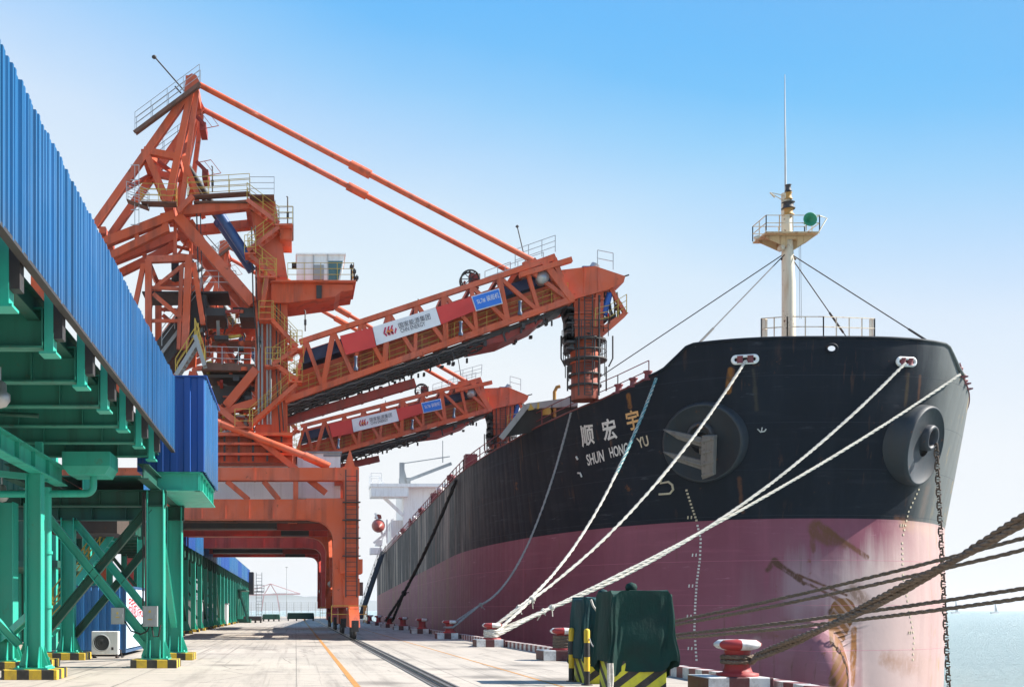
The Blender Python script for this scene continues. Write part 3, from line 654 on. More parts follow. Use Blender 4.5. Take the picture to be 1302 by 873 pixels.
for xx in (1016, 1018): st.tube([at(xx,310,MY), at(xx+1,405,MY)], .012, 4)
obj("mast_stay", st, M['dark'], ship)
# hatches along the main deck
def hatch(s, ln, hh, wd=10.5):
    c = MB(); a = shp(s, wd, 12.6, -1); b = shp(s+ln, wd, 12.6, 1); c.box((a.x, a.y, a.z), (b.x, b.y, a.z+hh)); obj("hatch_coaming", c, M['deckred'], ship)
    c = MB()
    for k in range(4): c.box((a.x-.3, a.y+ln*k/4+.05, a.z+hh+.01), (b.x+.3, a.y+ln*(k+1)/4-.05, a.z+hh+.65))
    obj("hatch_cover", c, M['grey'], ship)
for k in range(5): hatch(36+k*21, 15, 1.7)
hy = YB+13.0; hp = lambda x, y: at(x, y, hy)
hc_ = MB(); hc_.prism([hp(664,512), hp(733,505), hp(745,535), hp(664,560)], (0, .5, 0)); 
hc_ = MB(); hc_.add([hp(637,556), hp(668,516), hp(733,507), hp(738,540), at(640,548,hy+9), at(672,512,hy+9), at(731,508,hy+9), at(735,535,hy+9)], [(0,1,2,3),(7,6,5,4),(0,4,5,1),(1,5,6,2),(2,6,7,3),(3,7,4,0)])
M['coalblack'] = plain("coal_dusted_steel", (.03,.03,.03), .9)
obj("hatch_cover", hc_, M['coalblack'], ship)
q = MB(); q.prism([hp(664,521), hp(668,514), hp(733,505), hp(733,517)], (0,-.35,0)); q.beam(hp(636,558)+V((0,-.3,0)), hp(668,517)+V((0,-.3,0)), .3, .35); 
ho = obj("hatch_cover_edge", q, M['grey'], ship)
q = MB(); o = V((0,-.37,0)); q.prism([hp(670,523)+o, hp(678,521.5)+o, hp(673,514)+o], (0,-.02,0)); q.prism([hp(681,521)+o, hp(684,520.5)+o, hp(684,513)+o, hp(682,513)+o], (0,-.02,0)); obj("hatch_mark", q, M["yellow"], ho)
q = MB(); q.tube([hp(705,530), hp(705,498), hp(708,492), hp(712,491)], .12, 8); obj("vent_pipe", q, M['lampbody'], ship)
q = MB(); q.lathe([(.3,0),(.34,.3),(.22,.6),(.3,.75),(.0,.95)], hp(695,528), n=12); obj("vent_head", q, M['yellow'], ship)
# small fittings along the far side of the deck edge
for i in range(9):
    s = 30+i*9+R.uniform(-2, 2); p = deckpt(s, -1, .5); q = MB()
    if i % 3: q.lathe([(.22,0),(.22,.7),(.4,.8),(.4,1.2),(0,1.35)], p, n=10); obj("vent_head", q, [M['yellow'], M['shipred'], M['white']][i % 3], ship)
    else: q.box(p+V((0,-.5,0)), p+V((1,.6,1.7))); obj("deck_locker", q, M['shipred'], ship)
# accommodation block with bridge wing, boat and provision crane
AY = 212.0; ap = lambda x, y, d=0: at(x, y, AY)+V((0, d, 0))
ac_ = MB(); ac_.box(ap(513, 720), ap(640, 618, 16)); ac_.box(ap(500, 720, 2), ap(513, 660, 14)); house = obj("accommodation_block", ac_, M['white'], ship)
q = MB(); q.box(ap(471,632,-2), ap(518,619,3)); q.box(ap(470,620,-2.2), ap(574,616,3.2)); q.beam(ap(488,632), ap(513,655), .5, .6); obj("bridge_wing", q, M['white'], house)
q = MB(); q.rail([ap(471,616,-1.8), ap(484,616,-1.8)], 2.0, .07, 1.5, 2); q.rail([ap(471,616,2.8), ap(484,616,2.8)], 2.0, .07, 1.5, 2); q.box(ap(486,616,0), ap(488,613,.5)); obj("wing_railing", q, M['white'], house)
pc = MB(); pc.beam(ap(511,617), ap(511,588), .8, .9); pc.beam(ap(511,589), ap(517,612), .3, .35); pc.beam(ap(517,611), ap(574,589), .45, .6); pc.tube([ap(511,589), ap(572,580)], .12, 5); pc.box(ap(508,617), ap(522,607,1.5)); pc.tube([ap(563,588), ap(563,560)], .1, 6)
obj("provision_crane", pc, M['grey'], house)
lb = MB(); lc = ap(481,668); lb.lathe([(.05,-3.6),(.8,-3.0),(1.2,-1.7),(1.3,0),(1.2,1.7),(.8,3.0),(.05,3.6)], lc, (.05,1,.15), 16); lb.lathe([(.7,0),(.6,.7),(0,.9)], lc+V((0,.5,1.4)), n=10)
M['boatred'] = paint("lifeboat_orange_red", (.26,.035,.022), .35, .15, .4, .2); boat = obj("lifeboat", lb, M['boatred'], ship)
q = MB(); q.beam(ap(487,682), ap(477,652), .3, .4); q.beam(ap(475,690), ap(492,676), .3, .4); q.box(ap(471,704), ap(486,696,3)); q.box(ap(478,693), ap(486,686,3)); q.rail([ap(486,690), ap(500,668)], 1.4, .07, 1.5, 2)
for xx in (492, 498): q.tube([ap(xx,690), ap(xx,660)], .14, 5)
obj("boat_davit", q, M['white'], ship)
# accommodation ladder lowered to the quay
gl = MB(); a = V((10.3, 176, .4)); b = deckpt(118, -1)+V((-.6, 6, 0)); gl.beam(a, b, .8, .2, (1,0,0)); gl.rail([a+V((-.4,0,0)), b+V((-.4,0,0))], 1.1, .05, 2.2, 2); gl.rail([a+V((.4,0,0)), b+V((.4,0,0))], 1.1, .05, 2.2, 2)
obj("accommodation_ladder", gl, M['dark'], ship)
# ------------------------------------------------------------------ ship loaders on the quay rails
def loader(dy, ang, label, mo, mp, name="ship_loader"):
    rr = random.Random(3)
    root = thing(name, label, "ship loader", (3.41, 65+dy, 0), "ship loaders on the quay rails")
    def o(nm, mb, mat, par=root): return obj(nm, mb, mat, par)
    YF, YR = 67.0, 70.4
    def a(x, y, Y=YF):                    # a spot of the machine drawn in its front plane, moved to depth Y
        p = at(x, y, YF); return V((p.x, Y+dy, p.z))
    hin = at(352, 500, YF); ca, sa = math.cos(ang), math.sin(ang)
    def b(x, y, Y=YF):                    # the same for the luffing boom
        p = at(x, y, YF); dx, dz = p.x-hin.x, p.z-hin.z
        return V((hin.x+dx*ca-dz*sa, Y+dy, hin.z+dx*sa+dz*ca))
    PX = YF/F
    bx, bz = V((ca, 0, sa)), V((-sa, 0, ca))
    # --- portal
    def leg(x0, x1, y0, y1, z0, z1): q = MB(); q.box((x0, y0+dy, z0), (x1, y1+dy, z1)); return q
    for yf in (65.0, 80.5):
        q = leg(2.85, 3.72, yf, yf+1.5, 1.9, 9.35)
        q.box((2.8, yf-.06+dy, 2.6), (3.77, yf+1.56+dy, 3.6)) ; 
        for z in (4.2, 5.4, 6.6, 7.8): q.box((2.82, yf-.025+dy, z), (3.75, yf+1.52+dy, z+.06))
        o("portal_leg", q, mp)
        q = MB(); KR = 1.15 if mp is M['orange'] else .75; pts = [(2.86, 1.9), (2.2, 1.9), (2.2, 7.05-KR)]
        for k in range(9):
            th = math.radians(10*k+5); pts.append((2.2-KR*(1-math.cos(th)), 7.05-KR+KR*math.sin(th)))
        pts += [(.6, 7.15), (.6, 8.35), (2.86, 8.35)]
        q.prism([(x, yf+.12+dy, z) for x, z in pts], (0, 1.15, 0)); o("portal_knee", q, mp)
        q = MB(); q.box((-15.2, yf+.15+dy, 7.12), (.62, yf+1.2+dy, 8.3))
        for k in range(11): q.box((-14+k*1.4, yf+.11+dy, 7.14), (-13.94+k*1.4, yf+1.22+dy, 8.28))
        o("portal_girder", q, mp)
        q = MB(); q.box((-14.7, yf+dy, 1.6), (-13.7, yf+1.4+dy, 7.1)); o("portal_leg", q, mp)
        q = MB(); q.box((-15, yf+.1+dy, 9.42), (3.3, yf+1.0+dy, 10.16)); q.box((-2.5, yf+.06+dy, 9.4), (-2.4, yf+1.02+dy, 10.18)); q.box((2.3, yf+.06+dy, 9.4), (2.38, yf+1.02+dy, 10.18)); o("upper_beam", q, mp)
        q = MB(); q.prism([(2.75, yf+.2+dy, 9.35), (3.75, yf+.2+dy, 9.35), (3.75, yf+.2+dy, 10.2), (3.5, yf+.2+dy, 10.25), (3.22, yf+.2+dy, 11.3), (2.9, yf+.2+dy, 10.25), (2.75, yf+.2+dy, 10.2)], (0, .8, 0)); o("leg_finial", q, mp)
        for (x0, z0, x1, z1, th) in ((-4.1, 9.4, -2.8, 8.3, .3), (-1.9, 9.4, -1.0, 8.3, .3), (.0, 9.4, .0, 8.3, .3), (-7.5, 9.4, -6.2, 8.3, .3)):
            q = MB(); q.beam((x0, yf+.5+dy, z0), (x1, yf+.5+dy, z1), .3, th); o("brace", q, mp)
        # bogies
        for side in (3.41, -14.2):
            q = MB(); q.prism([(side-.3, yf-1.6+dy, .75), (side-.3, yf+3.1+dy, .75), (side-.3, yf+2.4+dy, 1.45), (side-.3, yf+1.6+dy, 1.95), (side-.3, yf-.2+dy, 1.95), (side-.3, yf-.9+dy, 1.45)], (.6, 0, 0))
            bo = o("bogie", q, mp)
            for k in (-1.1, 0.0, 1.4, 2.5):
                w_ = MB(); w_.lathe([(0,-.1),(.3,-.1),(.36,-.07),(.36,.07),(.3,.1),(0,.1)], (side, yf+k+dy, .42), (1,0,0), 18); o("wheel", w_, M['dark'], bo)
            w_ = MB(); w_.box((side-.2, yf-1.95+dy, .5), (side+.2, yf-1.6+dy, 1.15)); w_.tube([(side, yf-1.95+dy, .85), (side, yf-2.25+dy, .85)], .12, 8); o("buffer", w_, M['dark'], bo)
    q = MB(); q.box((2.6, 64.95+dy, 3.95), (3.95, 67.2+dy, 4.75)); q.box((2.62, 64.93+dy, 3.9), (3.93, 67.22+dy, 3.96)); o("cable_box", q, mo)
    for z0, z1 in ((7.15, 8.25), (9.45, 10.1), (1.9, 2.7)):
        for x in ((2.4, 3.3) if z0 > 3 else (2.75, 3.55)), ((-14.6, -13.8)):
            q = MB(); q.box((x[0], 66.6+dy, z0), (x[1], 80.4+dy, z1)); o("side_girder", q, mp)
    for x in (-9.5, -4.5, -.5):
        q = MB(); q.box((x, 66.3+dy, 7.3), (x+.6, 80.5+dy, 8.1)); o("cross_beam", q, mp)
    for k, (yy, z0, z1, mt) in enumerate(((68.6, 7.25, 7.7, 'rustdeck'), (71.2, 6.95, 7.35, 'deep_red'), (73.9, 7.3, 7.9, 'dark'), (76.4, 6.9, 7.25, 'red_orange'), (78.6, 7.2, 7.6, 'dark'))):
        q = MB(); q.box((-14.6, yy+dy, z0), (2.38, yy+.45+dy, z1)); q.box((-14.6, yy-.04+dy, z0-.04), (2.36, yy+.49+dy, z0)); o("cross_tie", q, M[mt])
    o("cable_tray", MB().box((-7.5, 69.6+dy, 6.9), (-1.2, 70.9+dy, 7.24)), M['dark']); o("cable_tray", MB().box((-1.0, 74.6+dy, 6.8), (.9, 75.6+dy, 7.2)), M['dark'])
    for x, z0, z1 in ((2.25, 2.7, 7.0), (3.25, 2.7, 7.0)):
        q = MB(); q.beam((x, 67+dy, z0), (x, 73.5+dy, z1), .22, .22, (1,0,0)); q.beam((x, 80+dy, z0), (x, 73.5+dy, z1), .22, .22, (1,0,0)); o("brace", q, mp)
    q = MB(); q.tube([(2.45, 66+dy, 3.6), (2.45, 80+dy, 3.6)], .2, 10); o("tie_tube", q, M['grey'])
    q = MB()     # ladder up the leg
    for x in (2.95, 3.6): q.beam((x, 64.8+dy, 2.5), (x, 64.8+dy, 10), .05, .07, (0,1,0))
    for k in range(26): q.box((2.95, 64.78+dy, 2.6+k*.28), (3.6, 64.82+dy, 2.63+k*.28))
    for k in range(4): q.box((2.75, 64.45+dy, 4.9+k*1.05), (3.8, 64.95+dy, 4.95+k*1.05))
    o("ladder", q, M['dark'])
    q = MB(); q.rail([(2.1, 64.6+dy, 1.0), (4.2, 64.6+dy, 1.0), (4.2, 68+dy, 1.0)], 1.0, .03, 1.0, 2); o("guard_rail", q, M['yellow'])
    o("switch_box", MB().box((3.72, 65.4+dy, 2.6), (4.0, 65.9+dy, 3.4)), M['dark'])
    # --- trusses of the connecting bridge, machinery deck and white electrical room
    q = MB(); q.tube([a(262,534,66), a(394,585,66)], .21, 10); q.tube([a(387,582,66), a(418,596,66)], .25, 10); o("tube_strut", q, mo)
    q = MB(); q.beam(a(276,519,66.3), a(414,628,66.3), .36, .34); o("brace", q, mo)
    q = MB(); q.beam(a(262,560,67.5), a(326,556,67.5), .5, .35); q.beam(a(262,574,67.5), a(326,573,67.5), .5, .25); o("bridge_chord", q, mo)
    q = MB(); q.box(a(262,588,67), a(372,555,79)); q.box(a(262,556,66.2), a(372,552,80)); q.box(a(262,580,66.4), a(372,577,66.99)); q.box(a(262,567,66.4), a(372,564,66.99)); o("machinery_deck", q, mo)
    q = MB()
    for k in range(6): q.beam(a(268+k*18,587,66.6), a(268+k*18,556,66.6), .12, .12)
    o("deck_post", q, M['dark'])
    q = MB(); q.box(a(378,630,68.4), a(434,571,76)); q.box(a(265,632,68.6), a(378,586,76)); eh = o("electrical_room", q, M['white'])
    q = MB(); q.box(a(412,576,68.35), a(434,573,75.8)); q.box(a(376,572,68.3), a(436,569.5,76.2)); o("room_roof", q, M['grey'], eh)
    # --- tower column
    q = MB(); cf = [(317,256),(350,256),(365.5,352),(365.5,556),(324.5,556),(324.5,300)]
    q.prism([a(x, y, 67.0) for x, y in cf], (0, 2.6, 0))
    for y in (300, 352, 405, 458, 510): q.box(a(324.2, y+.8, 66.95), a(366, y-.8, 69.65))
    o("tower_column", q, mo)
    # rear lattice tower and its bracing
    for x in (262, 300): q = MB(); q.beam(a(x,556,74), a(x+10,392,74), .45, .45); o("rear_column", q, mo)
    for k, (y0, y1) in enumerate(((556,505), (505,455), (455,400))):
        q = MB(); q.beam(a(264+k*3,y0,74), a(304+k*2,y1,74), .22, .22); o("rear_brace", q, mo)
        q = MB(); q.beam(a(302+k*2,y0,73.7), a(267+k*3,y1,73.7), .22, .22); o("rear_brace", q, mo)
        q = MB(); q.box(a(258,y1+3,73.5), a(326,y1,76)); q.rail([a(258,y1,73.4), a(326,y1,73.4)], 1.05, .03, 1.2, 3, mi=1); o("rear_floor", q, [M['rustdeck'], M['yellow']])
    q = MB(); q.stair(a(268,500,72.6), a(300,456,72.6), .8); o("stair", q, [mo, M['yellow']])
    q = MB(); q.beam(a(276,340,73), a(322,384,73), .5, .5); q.beam(a(262,384,73), a(322,392,73), .4, .5); o("rear_girder", q, mo)
    for x0, y0, x1, y1 in ((320,290,330,470), (352,385,356,550), (250,262,262,455)):
        q = MB(); pp = [a(x0,y0,66.85), a((x0+x1)/2-3,(y0+y1)/2,66.6), a(x1,y1,66.85)]; q.tube(pp, .045, 5); q.tube([p_+V((.22,0,.1)) for p_ in pp], .035, 5); o("cable", q, M['dark'])
    q = MB()
    for x in (329, 333.5, 340, 344): q.tube([a(x, 540, 66.8), a(x, 410, 66.8)], .07, 6)
    o("cable_riser", q, M['grey'])
    # --- A-frame pylon: two planes and the cross members between them
    for Y in (YF, YR):
        for (x0, y0, x1, y1, th, nm) in ((245,108,214,257,8.5,"pylon_leg"), (235,126,121,287,9,"pylon_leg"), (183,192,225,200,8,"pylon_tie"), (186,195,213,256,8,"pylon_brace"), (250,116,231,262,6,"pylon_leg"),
                (226,270,319,261,11,"head_girder"), (226,276,322,386,13,"main_diagonal"), (222,274,100,322,11,"counter_boom"), (214,290,80,356,9,"counter_boom_chord"), (172,292,176,310,6,"counter_brace"), (208,272,212,296,8,"counter_brace"),
                (288,516,326,470,11,"knee_brace"), (284,524,326,511,9,"knee_brace"), (233,200,253,252,6,"pylon_brace")):
            if nm == "knee_brace" and Y == YR: continue
            q = MB(); q.beam(a(x0,y0,Y), a(x1,y1,Y), th*PX*1.05, th*PX); o(nm, q, mo)
        q = MB(); q.prism([a(234,128,Y-.25), a(236,108,Y-.25), a(239,99,Y-.25), a(244,96,Y-.25), a(250,98,Y-.25), a(255,108,Y-.25), a(250,114,Y-.25)], (0, .5, 0)); o("pylon_head", q, mo)
    for (x, y, th) in ((243,103,14), (184,194,9), (224,199,9), (214,258,12), (229,280,10), (318,264,10), (320,384,9), (130,292,8)):
        q = MB(); q.beam(a(x,y,YF), a(x,y,YR), th*PX, th*PX, (1,0,0)); o("cross_member", q, mo)
    for (x0, y0, x1, y1) in ((184,194,214,258), (214,258,243,112), (184,194,222,199), (224,199,214,258), (150,246,184,194), (243,280,300,358)):
        q = MB(); q.beam(a(x0,y0,YF), a(x1,y1,YR), .22, .22); o("lacing_bar", q, mo)
    q = MB(); q.box(a(40,372,YF-.2), a(84,330,YR+.2)); o("counterweight", q, mo)
    # walkways on the pylon
    def walk(p0, p1, Y0, Y1, mat=M['galv'], h=1.05, th=.07, post=1.2, nm="walkway"):
        q = MB(); P0, P1 = a(*p0, Y0), a(*p1, Y0); d = V((0, Y1-Y0, 0)); q.prism([P0, P1, P1-V((0,0,th)), P0-V((0,0,th))], d); wk = o(nm, q, M['rustdeck'])
        r = MB(); r.rail([P0, P1], h, .024, post, 3); r.rail([P0+d, P1+d], h, .024, post, 3); o("walkway_rail", r, mat, wk); return wk
    walk((174,172), (255,112), 66.2, 66.9); walk((178,178), (238,134), 70.6, 71.3)
    q = MB(); q.beam(a(173,176,66.15), a(256,114,66.15), .08, .2); o("walkway_beam", q, M['rustdeck'])
    walk((182,263), (226,264), 66.0, 66.8, M['yellow']); walk((163,258), (190,268), 66.3, 66.9)
    walk((240,255), (318,250), 66.1, 66.8, M['yellow']); walk((318,255), (349,255), 66.0, 69.8); walk((350,292), (373,291), 66.2, 69.0)
    q = MB(); q.box(a(356,308,66.4), a(371,293,69)); o("platform_bracket", q, mo)
    q = MB(); q.beam(a(228,275,66.2), a(247,256,66.2), .3, .3); o("walkway_beam", q, mo)
    q = MB(); q.box(a(247,261,66.5), a(318,259,66.98)); o("walkway_beam", q, M['rustdeck'])
    for x, y in ((262,207), (259,146)):
        q = MB(); q.box(a(x-7,y+10,68), a(x+1,y,69.5)); q.beam(a(x-14,y-10,68), a(x,y+4,68), .15, .2); o("head_platform", q, M['deep_red'])
        q = MB(); q.rail([a(x-12,y-8,67.9), a(x+1,y+9,67.9)], .8, .025, .7, 2, (1,0,.2)); o("walkway_rail", q, mo)
    q = MB()
    for x0, y0, x1, y1 in ((233,103,191,55), (227,104,219,95)): q.tube([a(x0,y0,68.5), a(x1,y1,68.5)], .045, 5)
    q.lathe([(.0,-.15),(.15,-.05),(.15,.05),(0,.15)], a(192,57,68.5), n=8); o("lightning_rod", q, M['dark'])
    q = MB()
    for x, y0, y1 in ((271.5,250,219), (366,290,257), (331,446,420), (388,425,400)): q.tube([a(x,y0,66.2), a(x,y1,66.2), a(x-1.5,y1-1,66.2)], .045, 5); q.box(a(x-1.5,y0-8,66.1), a(x+1.5,y0-14,66.3))
    o("lamp_mast", q, M['dark'])
    q = MB(); q.rail([a(168,290,66.4), a(168,215,66.4)], .5, .03, 1, 2, (1,0,0)); o("ladder", q, M['galv'])
    # luffing cylinders
    for Y in (67.7, 69.7):
        q = MB(); q.tube([a(238,206,Y), a(276,264,Y)], .17, 12); cy = o("luffing_rod", q, M['dark'])
        q = MB(); q.tube([a(274,261,Y), a(318,327,Y)], .29, 14); q.tube([a(273,259.5,Y), a(277,265.5,Y)], .34, 14); o("luffing_cylinder", q, M['cylblue'], cy)
    # zigzag stairs on the tower
    for (x0, y0, x1, y1) in ((315,262,355,292), (355,296,316,326), (318,331,350,357), (340,359,334,398), (346,412,378,446), (377,449,347,468), (353,470,378,487), (377,492,318,544)):
        q = MB(); q.stair(a(x0,y0,65.9), a(x1,y1,65.9), .8); o("stair", q, [mo, M['yellow']])
    for (x0, x1, y) in ((350,372,293), (312,326,329), (331,352,358), (330,348,411), (370,384,448), (338,357,469), (368,384,489), (300,322,546)):
        q = MB(); q.box(a(x0,y+2,65.8), a(x1,y,67)); q.rail([a(x0,y,65.85), a(x1,y,65.85)], 1.05, .025, .8, 3, mi=1); o("landing", q, [mo, M['yellow']])
    # --- operator's cab on its bracket
    q = MB(); q.prism([a(345,362,66.6), a(449,364,66.6), a(448,371,66.6), a(433,373,66.6), a(426,379,66.6), a(367,387,66.6), a(345,387,66.6)], (0, 3.2, 0)); 
    for x in (372, 388, 404, 420): q.box(a(x,376,66.56), a(x+1,364,66.6))
    q.box(a(344,363,66.2), a(452,361,70)); o("cab_bracket", q, mo)
    q = MB(); q.prism([a(377,358.5,66.9), a(377,324,66.9), a(438.5,324,66.9), a(436,337,66.9), a(431,358.5,66.9)], (0, 2.7, 0)); q.box(a(376,325,66.8), a(439.5,323,69.7)); cab = o("operator_cab", q, M['white'])
    q = MB(); q.prism([a(417.5,357,66.87), a(417.5,332.5,66.87), a(435.5,332.5,66.87), a(430,357,66.87)], (0, 2.76, 0)); q.prism([a(436.3,336,67.1), a(431.8,356,67.1), a(431.4,356,67.1), a(436,336,67.1)], (0,2.3,0)); o("window", q, M['glass'], cab)
    q = MB(); q.box(a(399,357,66.7), a(411.5,338.5,66.88)); q.box(a(398.6,357,66.82), a(398,324,66.88)); q.box(a(417,358,66.8), a(416.4,324,66.88)); o("cab_door", q, M['grey'], cab)
    o("cab_lamp", MB().box(a(371,337,67.2), a(377,332,67.8)), M['dark'], cab); o("cable_box", MB().box(a(402,382,66.45), a(409,366,66.58)), M['dark'])
    q = MB(); q.rail([a(366,361,66.25), a(449,361,66.25)], 1.05, .024, 1.1, 3); q.rail([a(449,361,66.25), a(449,361,69.9)], 1.05, .024, 1.1, 3); o("guard_rail", q, M['yellow'])
    q = MB()
    for x, h_ in ((446,22), (450,16), (453,8)): q.tube([a(x,362,66.3), a(x,362-h_,66.3)], .05, 5); q.box(a(x-2,362-h_+5,66.2), a(x+2,362-h_+2,66.5))
    o("floodlight", q, M['dark'])
    q = MB(); q.rail([a(362,475,66.8), a(386,462,66.8)], 1, .024, .8, 3); o("guard_rail", q, M['yellow'])
    # --- feed conveyor and its tail frame on the land side
    for Y in (66.6, 71.4):
        for (x0,y0,x1,y1,th) in ((188,333,245,331,8), (190,333,190,425,8), (184,338,170,405,6), (241,333,236,446,9), (247,337,259,415,6), (196,370,236,338,4.5), (196,376,236,410,5), (192,368,236,370,4), (192,410,236,410,4), (232,340,228,446,5)):
            q = MB(); q.beam(a(x0,y0,Y), a(x1,y1,Y), th*PX, th*PX); o("tail_frame_bar", q, mo)
    for x_ in (188.5, 243.2): o("tail_frame_bar", MB().beam(a(x_,333,66.85), a(x_,333,71.15), .26, .26), mo)
    q = MB(); q.prism([a(160,480,67.4), a(245,372,67.4), a(262,372,67.4), a(262,395,67.4), a(190,490,67.4)], (0, 3, 0)); o("tail_conveyor", q, M['dark'])
    q = MB(); q.prism([a(190,470,67.2), a(240,405,67.2), a(240,398,67.2), a(186,468,67.2)], (0, 3.4, 0)); o("conveyor_hood", q, M['grey']); q = MB(); q.box(a(180,371,67.2), a(290,369,70)); o("conveyor_hood", q, M['dark'])
    for (x0,y0,Y0,x1,y1,Y1) in ((256,400,67.2,286,390,70.4), (258,478,67.4,324,474,70), (268,512,68,318,486,70.5), (272,430,67.2,290,425,67.8), (304,402,67.2,324,390,70)): o("drive_unit", MB().box(a(x0,y0,Y0), a(x1,y1,Y1)), M['dark'])
    q = MB()
    for i in range(26):
        y = rr.uniform(380, 540); x = rr.uniform(236+max(0, y-400)*.28, 318); Y = rr.uniform(66.8, 70.5); s_ = rr.uniform(2, 7)
        if i % 2: q.box(a(x,y+s_,Y), a(x+s_*1.6,y,Y+.5))
        else: q.tube([a(x,y,Y), a(x+rr.uniform(-14,14),y+rr.uniform(-12,12),Y)], rr.uniform(.05,.12), 6)
    o("pipework", q, M['dark'])["kind"] = "stuff"
    for mt, n_ in ((mo, 34), (M['grey'], 12), (M['yellow'], 8), (M['deep_red'], 10)):
        q = MB()
        for i in range(n_):
            y = rr.uniform(380, 545); x = rr.uniform(240+max(0, y-400)*.28, 314); Y = rr.uniform(66.9, 70.4); l_ = rr.uniform(5, 26); th = rr.choice((0, math.pi/2, rr.uniform(0, 3)))
            q.beam(a(x,y,Y), a(x+l_*math.cos(th),y+l_*math.sin(th),Y+rr.uniform(-.5,.5)), rr.uniform(.08,.22), rr.uniform(.08,.22))
        o("pipework", q, mt)["kind"] = "stuff"
    q = MB(); q.prism([a(256,470,66.9), a(260,461,66.9), a(324,463,66.9), a(324,472,66.9)], (0, 3.2, 0)); o("machinery_floor", q, M['rustdeck'])
    q = MB(); q.beam(a(222,330,67.4), a(222,280,67.4), .2, .2); q.beam(a(240,330,68.2), a(240,290,68.2), .2, .2); q.beam(a(222,310,67.4), a(240,310,68.2), .15, .15); q.beam(a(222,326,67.4), a(240,292,68.2), .12, .12); q.beam(a(219,322,67.2), a(250,326,67.2), .2, .2); o("hoist_frame", q, mo)
    q = MB(); q.tube([a(222,332,67.4), a(222,345,67.4)], .06, 5); q.lathe([(0,-.4),(.25,-.3),(.25,.3),(0,.4)], a(222,348,67.4), n=8); q.box(a(217,340,67.3), a(226,330,67.7)); o("hoist_hook", q, M['dark'])
    o("stair", MB().stair(a(226,482,65.8), a(254,438,65.8), 1.0, r=.04), [M['grey'], M['yellow']]); o("stair", MB().stair(a(262,470,65.8), a(250,432,65.8), .8, r=.04), [M['grey'], M['yellow']])
    for p0, p1 in ((a(206,440,66.9), a(255,375,66.9)), (a(262,463,66.8), a(324,465,66.8)), (a(256,366,67), a(300,366,67))): o("guard_rail", MB().rail([p0, p1], 1.05, .026, 1.15, 3), M['galv'])
    # --- luffing boom
    N_ = 9
    def B(i): return (371+(724-371)*i/N_, 506.5+(382-506.5)*i/N_)
    def T(i): return (389+(704-389)*i/N_, 432.5+(329-432.5)*i/N_)
    for Y in (YF, YR):
        q = MB(); q.beam(b(362,509.5,Y), b(729,380,Y), .34, .36); o("bottom_chord", q, mo)
        q = MB(); q.beam(b(381,435,Y), b(706,328,Y), .34, .30); o("top_chord", q, mo)
        for i in range(N_+1):
            q = MB(); q.beam(b(*T(i),Y), b(*B(i),Y), .26, .32 if i % 2 else .22); o("boom_post", q, mo)
            if i < N_: q = MB(); q.beam(b(*T(i),Y), b(*B(i+1),Y), .2, .24); o("boom_diagonal", q, mo)
    for i in range(N_+1):
        o("boom_tie", MB().beam(b(*B(i),YF), b(*B(i),YR), .3, .26, bz), mo); o("boom_tie", MB().beam(b(*T(i),YF), b(*T(i),YR), .24, .2, bz), mo)
    # conveyor inside the boom
    def lerp2(p, q_, f): return (p[0]+(q_[0]-p[0])*f, p[1]+(q_[1]-p[1])*f)
    L0, L1 = lerp2(B(0), T(0), .10), lerp2(B(N_), T(N_), .10); U0, U1 = lerp2(B(0), T(0), .52), lerp2(B(N_), T(N_), .55)
    q = MB(); q.prism([b(*L0,67.9), b(*L1,67.9), b(*U1,67.9), b(*U0,67.9)], (0, 1.7, 0)); o("conveyor_trough", q, mo)
    c0, c1 = lerp2(B(0), T(0), .62), lerp2(B(N_), T(N_), .60); e0, e1 = lerp2(B(0), T(0), .86), lerp2(B(N_), T(N_), .82)
    q = MB(); q.prism([b(*c0,67.7), b(*c1,67.7), b(*e1,67.7), b(*e0,67.7)], (0, 2.1, 0)); o("belt_cover", q, M['covernavy'])
    q = MB(); B0, B1 = lerp2(B(0), T(0), .04), lerp2(B(N_), T(N_), .04)
    q.prism([b(*B0,67.2), b(*B1,67.2), b(B1[0],B1[1]+1.5,67.2), b(B0[0],B0[1]+1.5,67.2)], (0, .65, 0)); wk = o("boom_walkway", q, mo)
    q = MB(); q.rail([b(*B0,67.22), b(*B1,67.22)], 1.05, .021, 1.05, 3, bz); o("walkway_rail", q, M['yellow'], wk)
    q = MB(); q.rail([b(*B0,67.8), b(*B1,67.8)], 1.05, .020, 1.5, 2, bz); o("walkway_rail", q, M['yellow'], wk)
    # hoses, idlers and the dark belly under the boom
    q = MB(); q.prism([b(362,517,67.3), b(560,452,67.3), b(700,400,67.3), b(724,386,67.3), b(560,444,67.3), b(372,508,67.3)], (0, 2.8, 0))
    for i in range(120):
        f = rr.random(); x = 366+340*f; y = 512-118*f+rr.uniform(2, 9); Y = rr.uniform(66.7, 70.6)
        q.box(b(x,y+rr.uniform(1,7),Y), b(x+rr.uniform(1,5),y,Y+rr.uniform(.1,.5)))
    for k in range(5):
        pts = []
        for i in range(40):
            f = i/39; pts.append(b(366+250*f, 516-86*f+k*2+2.2*abs(math.sin(f*40+k)), 66.7+k*.3))
        q.tube(pts, .06, 5)
    for x, y in ((556,452), (575,447), (640,424), (690,402)): q.tube([b(x,y,67), b(x+3,y+10,67)], .07, 5)
    o("boom_hoses", q, M['dark'])["kind"] = "stuff"
    q = MB(); q.prism([b(600,440,67.4), b(640,432,67.4), b(684,412,67.4), b(700,398,67.4), b(600,428,67.4)], (0, 2.6, 0)); o("spill_tray", q, M['deep_red'])
    q = MB(); q.beam(b(352,533,68.6), b(531,480,68.6), .6, .52); 
    for k in range(7): f = k/7+.03; q.beam(b(352+179*f,533-53*f,68.6), b(355+179*f,532-53*f,68.6), .66, .58)
